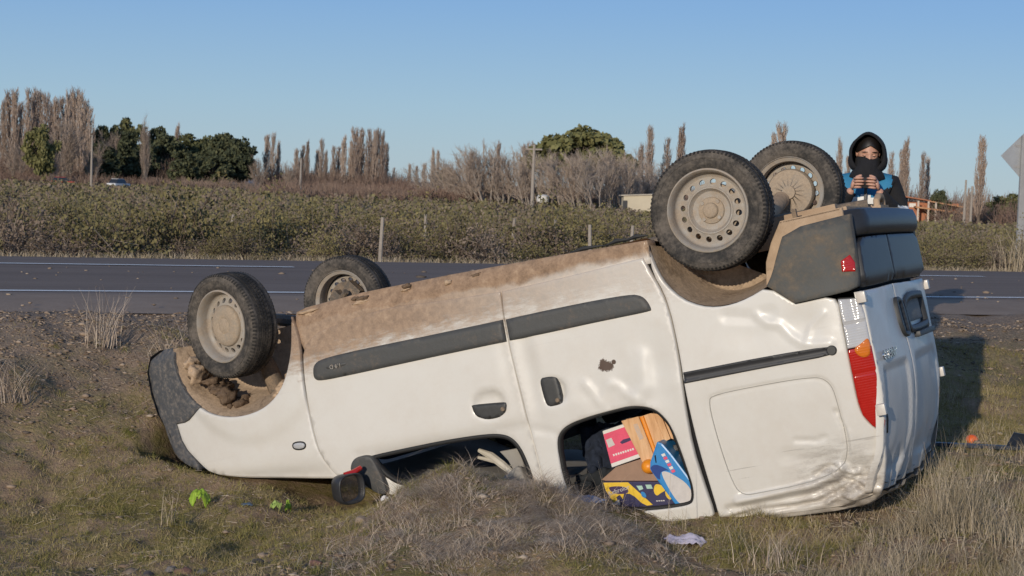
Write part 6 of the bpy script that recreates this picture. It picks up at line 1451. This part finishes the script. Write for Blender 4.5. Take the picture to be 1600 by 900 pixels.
tag(link('soil_crumbs', npmesh('soil_crumbs', pv, None, pt, island('soil_crumb', [(.0, (.14, .10, .072)), (.5, (.25, .182, .13)), (1, (.37, .28, .205))], .95, .05))), 'crumbs and clods of brown earth on the verge', 'soil', None, 'stuff')
# single weeds that stand out
def tuft(label, x, y, n, h, spread, lean, mat, w=.0035, name='dry_weed', group=None, lift=0):
    rr_ = np.random.default_rng(int(abs(x * 971 + y * 313))); b = np.column_stack([rr_.normal(0, spread, n), rr_.normal(0, spread, n), np.zeros(n)]); bl = blades(b, h * rr_.uniform(.55, 1.1, n), np.full(n, w), lean * rr_.uniform(.3, 1.2, n), rr_, 4, .12)
    parts = [('stalks', npmesh('stalks', bl[0], bl[1], None, mat))]; root = plant(name, parts, label, 'weed', group); root.location = (x, y, gz(x, y) - .005); return root
tuft('fan of pale dry stalks standing left of the lettuce leaf', -1.56, 7.55, 16, .20, .018, .35, G['dry'], .003)
tuft('tall brown dry weed on the gravel shoulder left of the front wheel', -2.42, 9.75, 70, .36, .05, .55, G['straw'], .004)
tuft('sparse brown dry weed close to the left of the front wheel', -2.02, 9.65, 50, .30, .06, .75, G['straw'], .0035)
tuft('brown dry weed leaning in from the left edge of the picture', -2.72, 8.95, 70, .30, .06, .9, G['straw'], .004)
tuft('long single straw rising before the window with the boxes', .70, 6.95, 2, .34, .004, .12, G['dry'], .003)
tuft('thin straws leaning over the dark left half of the window', .44, 7.15, 4, .26, .01, .7, G['straw'], .0025)
tuft('short pale stalk beside the lilac plastic bag', .78, 7.05, 3, .13, .006, .3, G['dry'], .003)
tuft('dense dry clump, tallest against the lower corner of the van', 1.90, 6.85, 200, .36, .07, .35, G['dry'], .003)
tuft('loose dry clump right of the tallest one at the van corner', 2.08, 6.62, 120, .26, .08, .5, G['dry'], .003)
tuft('thin tall stalks against the shadow right of the van', 2.02, 7.5, 9, .42, .03, .2, G['dry'], .003)
tuft('dry clump at the bottom edge below the van corner', 1.50, 6.40, 90, .17, .08, .6, G['dry'], .003)
tuft('small dry tuft at the bottom edge right of the lilac bag', 1.10, 6.50, 90, .17, .06, .6, G['straw'], .003)
tuft('yellow dry grass clump at the foot of the road sign', 7.75, 24.9, 220, .62, .22, .4, G['dry'], .012)
tuft('yellow dry grass clump right of the road sign post', 8.35, 25.4, 200, .6, .25, .4, G['dry'], .012)

# ------------------------------------------------------------------ fence, poles, sign, house, shed, vehicles far off
woodp = simple('weathered_post', (.40, .35, .30), (.27, .23, .19), 9, .9)
FP = [(-4.9, 28), (-1.7, 21.0), (-1.4, 26), (-0.03, 25), (0.6, 24.0), (1.03, 22.0), (1.6, 22.5)]
fen = empty('wire_fence', (0, 24, .2), 'old fence of grey wooden posts and thin wires running through the scrub', 'fence')
tops = []
for i, (x, y) in enumerate(FP):
    h = (.95, 1.12, 1.10, 1.10, 1.12, 1.10, 1.10)[i] - gz(x, y); ln = (.12, .02, 0, .03, 0, -.02, .02)[i]
    o = MB().tube([(0, 0, -.05), (ln * .5, 0, h * .5), (ln, 0, h)], [.027, .025, .022], 7).build('post', woodp, None); o.location = (x, y, gz(x, y)); o.location = o.location - Vector((0, 24, .2)); o.parent = fen; tops.append((x + ln, y, gz(x, y) + h))
for a, b_ in ((0, 2), (2, 3), (3, 4), (4, 6), (5, 6)):
    for dz in (.08, .40): MB().tube([Vector(tops[a]) - Vector((0, 0, dz)), (Vector(tops[a]) + Vector(tops[b_])) / 2 - Vector((0, 0, dz + .04)), Vector(tops[b_]) - Vector((0, 0, dz))], .0035, 4).build('wire', M['steel_dark'], fen, loc=(0, -24, -.2))
o = MB().tube([(0, 0, -.05), (.02, 0, .5), (.0, .01, .98)], [.05, .045, .035], 8).build('dead_trunk', simple('dead_wood', (.22, .17, .14), (.13, .10, .08), 8, .95), None); o.location = (-3.25, 30, gz(-3.25, 30)); tag(o, 'dark dead tree stump standing in the scrub left of the middle', 'stump')
def pole(x, y, h, label, arm=True):
    r_ = empty('utility_pole', (x, y, gz(x, y)), label, 'pole'); MB().tube([(0, 0, -.2), (.0, 0, h * .5), (.02, 0, h)], [.15, .13, .10], 8).build('mast', woodp, r_)
    if arm: MB().box((-.65, -.05, h - .45), (.65, .05, h - .33)).build('cross_arm', woodp, r_, False, .01)
pole(-51.5, 200, 6.3, 'slender grey utility pole before the left trees', False); pole(-24.8, 190, 4.4, 'short pale pole standing alone in the scrub left of the middle', False); pole(1.35, 130, 5.1, 'wooden utility pole among the leaning bare trees in the middle', True)
pole(49.1, 180, 5.2, 'pale pole just right of the brick house', False); pole(50.1, 181, 4.6, 'shorter pole right beside the pale one', False)
# road sign seen from behind
sgx, sgy = 8.30, 27.0; sg = empty('road_sign', Matrix.Translation((sgx, sgy, gz(sgx, sgy))) @ Matrix.Rotation(rad(8), 4, 'Z'), 'diamond road sign seen from its grey back at the right edge', 'road sign'); zt_ = 2.76 - gz(sgx, sgy)
galv = simple('galvanised_back', (.42, .43, .44), (.33, .34, .35), 5, .6, .3); gpost = simple('grey_post', (.36, .355, .35), (.27, .265, .26), 4, .7)
MB().box((-.06, -.03, -.2), (.06, .03, zt_ - .05)).build('post', gpost, sg, False, .008)
q = smooth_poly([(0, zt_), (.39, zt_ - .39), (0, zt_ - .78), (-.39, zt_ - .39)], 0); q = [(a * .96 + b2 * .04, c * .96 + d * .04) for (a, c), (b2, d) in zip(q, q[1:] + q[:1])] if 0 else q
V = [(a, -.036, b_) for a, b_ in q] + [(a, -.042 + .009, b_) for a, b_ in q]; V = [(a, .034, b_) for a, b_ in q] + [(a, .038, b_) for a, b_ in q]
MB().put(V, [(0, 1, 2, 3), (7, 6, 5, 4)] + [(i, 4 + i, 4 + (i + 1) % 4, (i + 1) % 4) for i in range(4)]).build('sign_plate', galv, sg, False)
for zz in (zt_ - .22, zt_ - .56): MB().box((-.16, .028, zz - .02), (.16, .0335, zz + .02)).build('bracket', gpost, sg, False)
# brick house with a timber porch
brick = simple('orange_brick', (.46, .19, .10), (.36, .14, .075), 1.2, .9); timber = simple('orange_timber', (.55, .29, .15), (.42, .21, .10), 2, .8); dkwin = simple('dark_glass', (.03, .035, .045), None, 3, .15); pale = simple('pale_post', (.62, .52, .43), (.5, .41, .33), 3, .8)
hx, hy = 57.6, 230; hg = 2.0 - .0125 * hy; hs = empty('brick_house', Matrix.Translation((hx, hy, hg)) @ Matrix.Rotation(rad(-6), 4, 'Z'), 'low orange brick house with a timber porch behind the scrub on the right', 'house')
MB().box((-2.6, 1.2, 0), (4.4, 6, 2.9)).build('wall', brick, hs, False)
V = [(-3.2, -1.4, 3.55), (1.0, -1.6, 3.55), (5.8, -1.6, 2.35), (5.8, 6.5, 2.35), (1.0, 6.5, 3.6), (-3.2, 6.5, 3.9)]; V = V + [(a, b_, c - .16) for a, b_, c in V]
MB().put([(-3.4, -.4, 3.75), (.3, -.4, 3.25), (.3, 6.4, 3.25), (-3.4, 6.4, 3.75), (-3.4, -.4, 3.6), (.3, -.4, 3.1), (.3, 6.4, 3.1), (-3.4, 6.4, 3.6)], [(0, 1, 2, 3), (7, 6, 5, 4), (0, 4, 5, 1), (1, 5, 6, 2), (2, 6, 7, 3), (3, 7, 4, 0)]).build('roof', brick, hs, False)
MB().put([(-.1, -1.3, 3.2), (4.9, -1.3, 2.5), (4.9, 1.2, 2.55), (-.1, 1.2, 3.25), (-.1, -1.3, 3.05), (4.9, -1.3, 2.35), (4.9, 1.2, 2.4), (-.1, 1.2, 3.1)], [(0, 1, 2, 3), (7, 6, 5, 4), (0, 4, 5, 1), (1, 5, 6, 2), (2, 6, 7, 3), (3, 7, 4, 0)]).build('porch_beam', timber, hs, False)
MB().put([(-1.8, -1.6, 2.35), (6.2, -1.6, 1.55), (6.2, 1.0, 1.6), (-1.8, 1.0, 2.4), (-1.8, -1.6, 2.13), (6.2, -1.6, 1.33), (6.2, 1.0, 1.38), (-1.8, 1.0, 2.18)], [(0, 1, 2, 3), (7, 6, 5, 4), (0, 4, 5, 1), (1, 5, 6, 2), (2, 6, 7, 3), (3, 7, 4, 0)]).build('porch_roof', timber, hs, False)
for x, h in ((-1.5, 3.1), (-.1, 3.1), (.9, 3.0), (5.3, 1.4)): MB().box((x - .12, -1.5, -.6), (x + .12, -1.26, h)).build('porch_post', pale, hs, False)
MB().box((1.3, 1.1, .7), (3.0, 1.19, 1.6)).build('window', dkwin, hs, False); MB().box((-2.4, 1.1, 2.2), (-1.5, 1.19, 2.75)).build('sign_board', K['white'], hs, False); MB().box((3.6, .2, -.6), (4.9, 1.15, 1.1)).build('porch_wall', brick, hs, False)
# pale shed
sx_, sy_ = 10.05, 126; sh = empty('pale_shed', Matrix.Translation((sx_, sy_, gz(sx_, sy_))), 'low cream shed with a flat roof left of the near rear wheel', 'shed'); crm = simple('cream_render', (.62, .54, .40), (.52, .45, .33), .8, .9); zb = 1.55 - gz(sx_, sy_)
MB().put([(-1.75, 0, -.3), (2.6, 0, -.3), (2.6, 2.5, -.3), (-1.75, 2.5, -.3), (-1.75, 0, zb - .06), (2.6, 0, zb + .22), (2.6, 2.5, zb + .22), (-1.75, 2.5, zb - .06)], [(0, 1, 5, 4), (1, 2, 6, 5), (2, 3, 7, 6), (3, 0, 4, 7), (4, 5, 6, 7)]).build('wall', crm, sh, False)
MB().put([(-1.95, -.15, zb - .06), (2.8, -.15, zb + .24), (2.8, 2.7, zb + .24), (-1.95, 2.7, zb - .06), (-1.95, -.15, zb + .02), (2.8, -.15, zb + .32), (2.8, 2.7, zb + .32), (-1.95, 2.7, zb + .02)], [(0, 1, 2, 3), (7, 6, 5, 4), (0, 4, 5, 1), (1, 5, 6, 2), (2, 6, 7, 3), (3, 7, 4, 0)]).build('roof', simple('shed_roof', (.55, .48, .38), None, 2, .8), sh, False)
MB().box((-1.80, -.02, -.2), (-1.45, .05, zb - .4)).build('door', M['clad'], sh, False)
def car(x, y, body_m, label, rz, h=1.4):
    r_ = empty('parked_car', Matrix.Translation((x, y, gz(x, y) - .35)) @ Matrix.Rotation(rz, 4, 'Z'), label, 'car')
    MB().box((-2.0, -.8, .25), (2.0, .8, .85)).build('body', body_m, r_, True, .12); MB().put([(-1.5, -.74, .84), (1.2, -.74, .84), (.6, -.62, h), (-1.1, -.62, h), (-1.5, .74, .84), (1.2, .74, .84), (.6, .62, h), (-1.1, .62, h)], [(0, 1, 2, 3), (7, 6, 5, 4), (0, 4, 5, 1), (1, 5, 6, 2), (2, 6, 7, 3), (3, 7, 4, 0)]).build('cabin', dkwin, r_, False, .04)
    MB().box((-1.05, -.6, h - .02), (.55, .6, h + .05)).build('roof', body_m, r_, True, .03)
    for a in (-1.25, 1.25):
        for s in (-1, 1): MB().lathe([(0, -.1), (.31, -.1), (.31, .1), (0, .1)], 18, Matrix.Translation((a, s * .76, .3))).build('wheel', M['tyre'], r_)
car(-70.2, 255, simple('red_car_paint', (.55, .06, .04), None, 3, .3), 'small red car half hidden by scrub before the left poplars', .2); car(-60.7, 252, simple('white_car_paint', (.75, .75, .74), None, 3, .3), 'small white car half hidden by scrub below the dark conifer', 1.2, 1.5); car(-16.5, 200, simple('blue_car_paint', (.30, .36, .45), None, 3, .3), 'faint blue grey car in the scrub under the skyline gap', .9)
tk = empty('water_tank', (2.25, 134, gz(2.25, 134)), 'pale water tank on a stand right of the middle utility pole', 'tank'); MB().lathe([(0, .55), (.42, .55), (.50, .65), (.50, 1.05), (.3, 1.18), (0, 1.2)], 18, Matrix.Rotation(rad(90), 4, 'X') @ Matrix.Identity(4)).build('tank', K['white'], tk); tk.children[0].rotation_euler = (0, 0, 0)
for a, b_ in ((-.35, -.3), (.35, -.3), (-.35, .3), (.35, .3)): MB().tube([(a, b_, -.2), (a, b_, .6)], .05, 6).build('leg', woodp, tk)
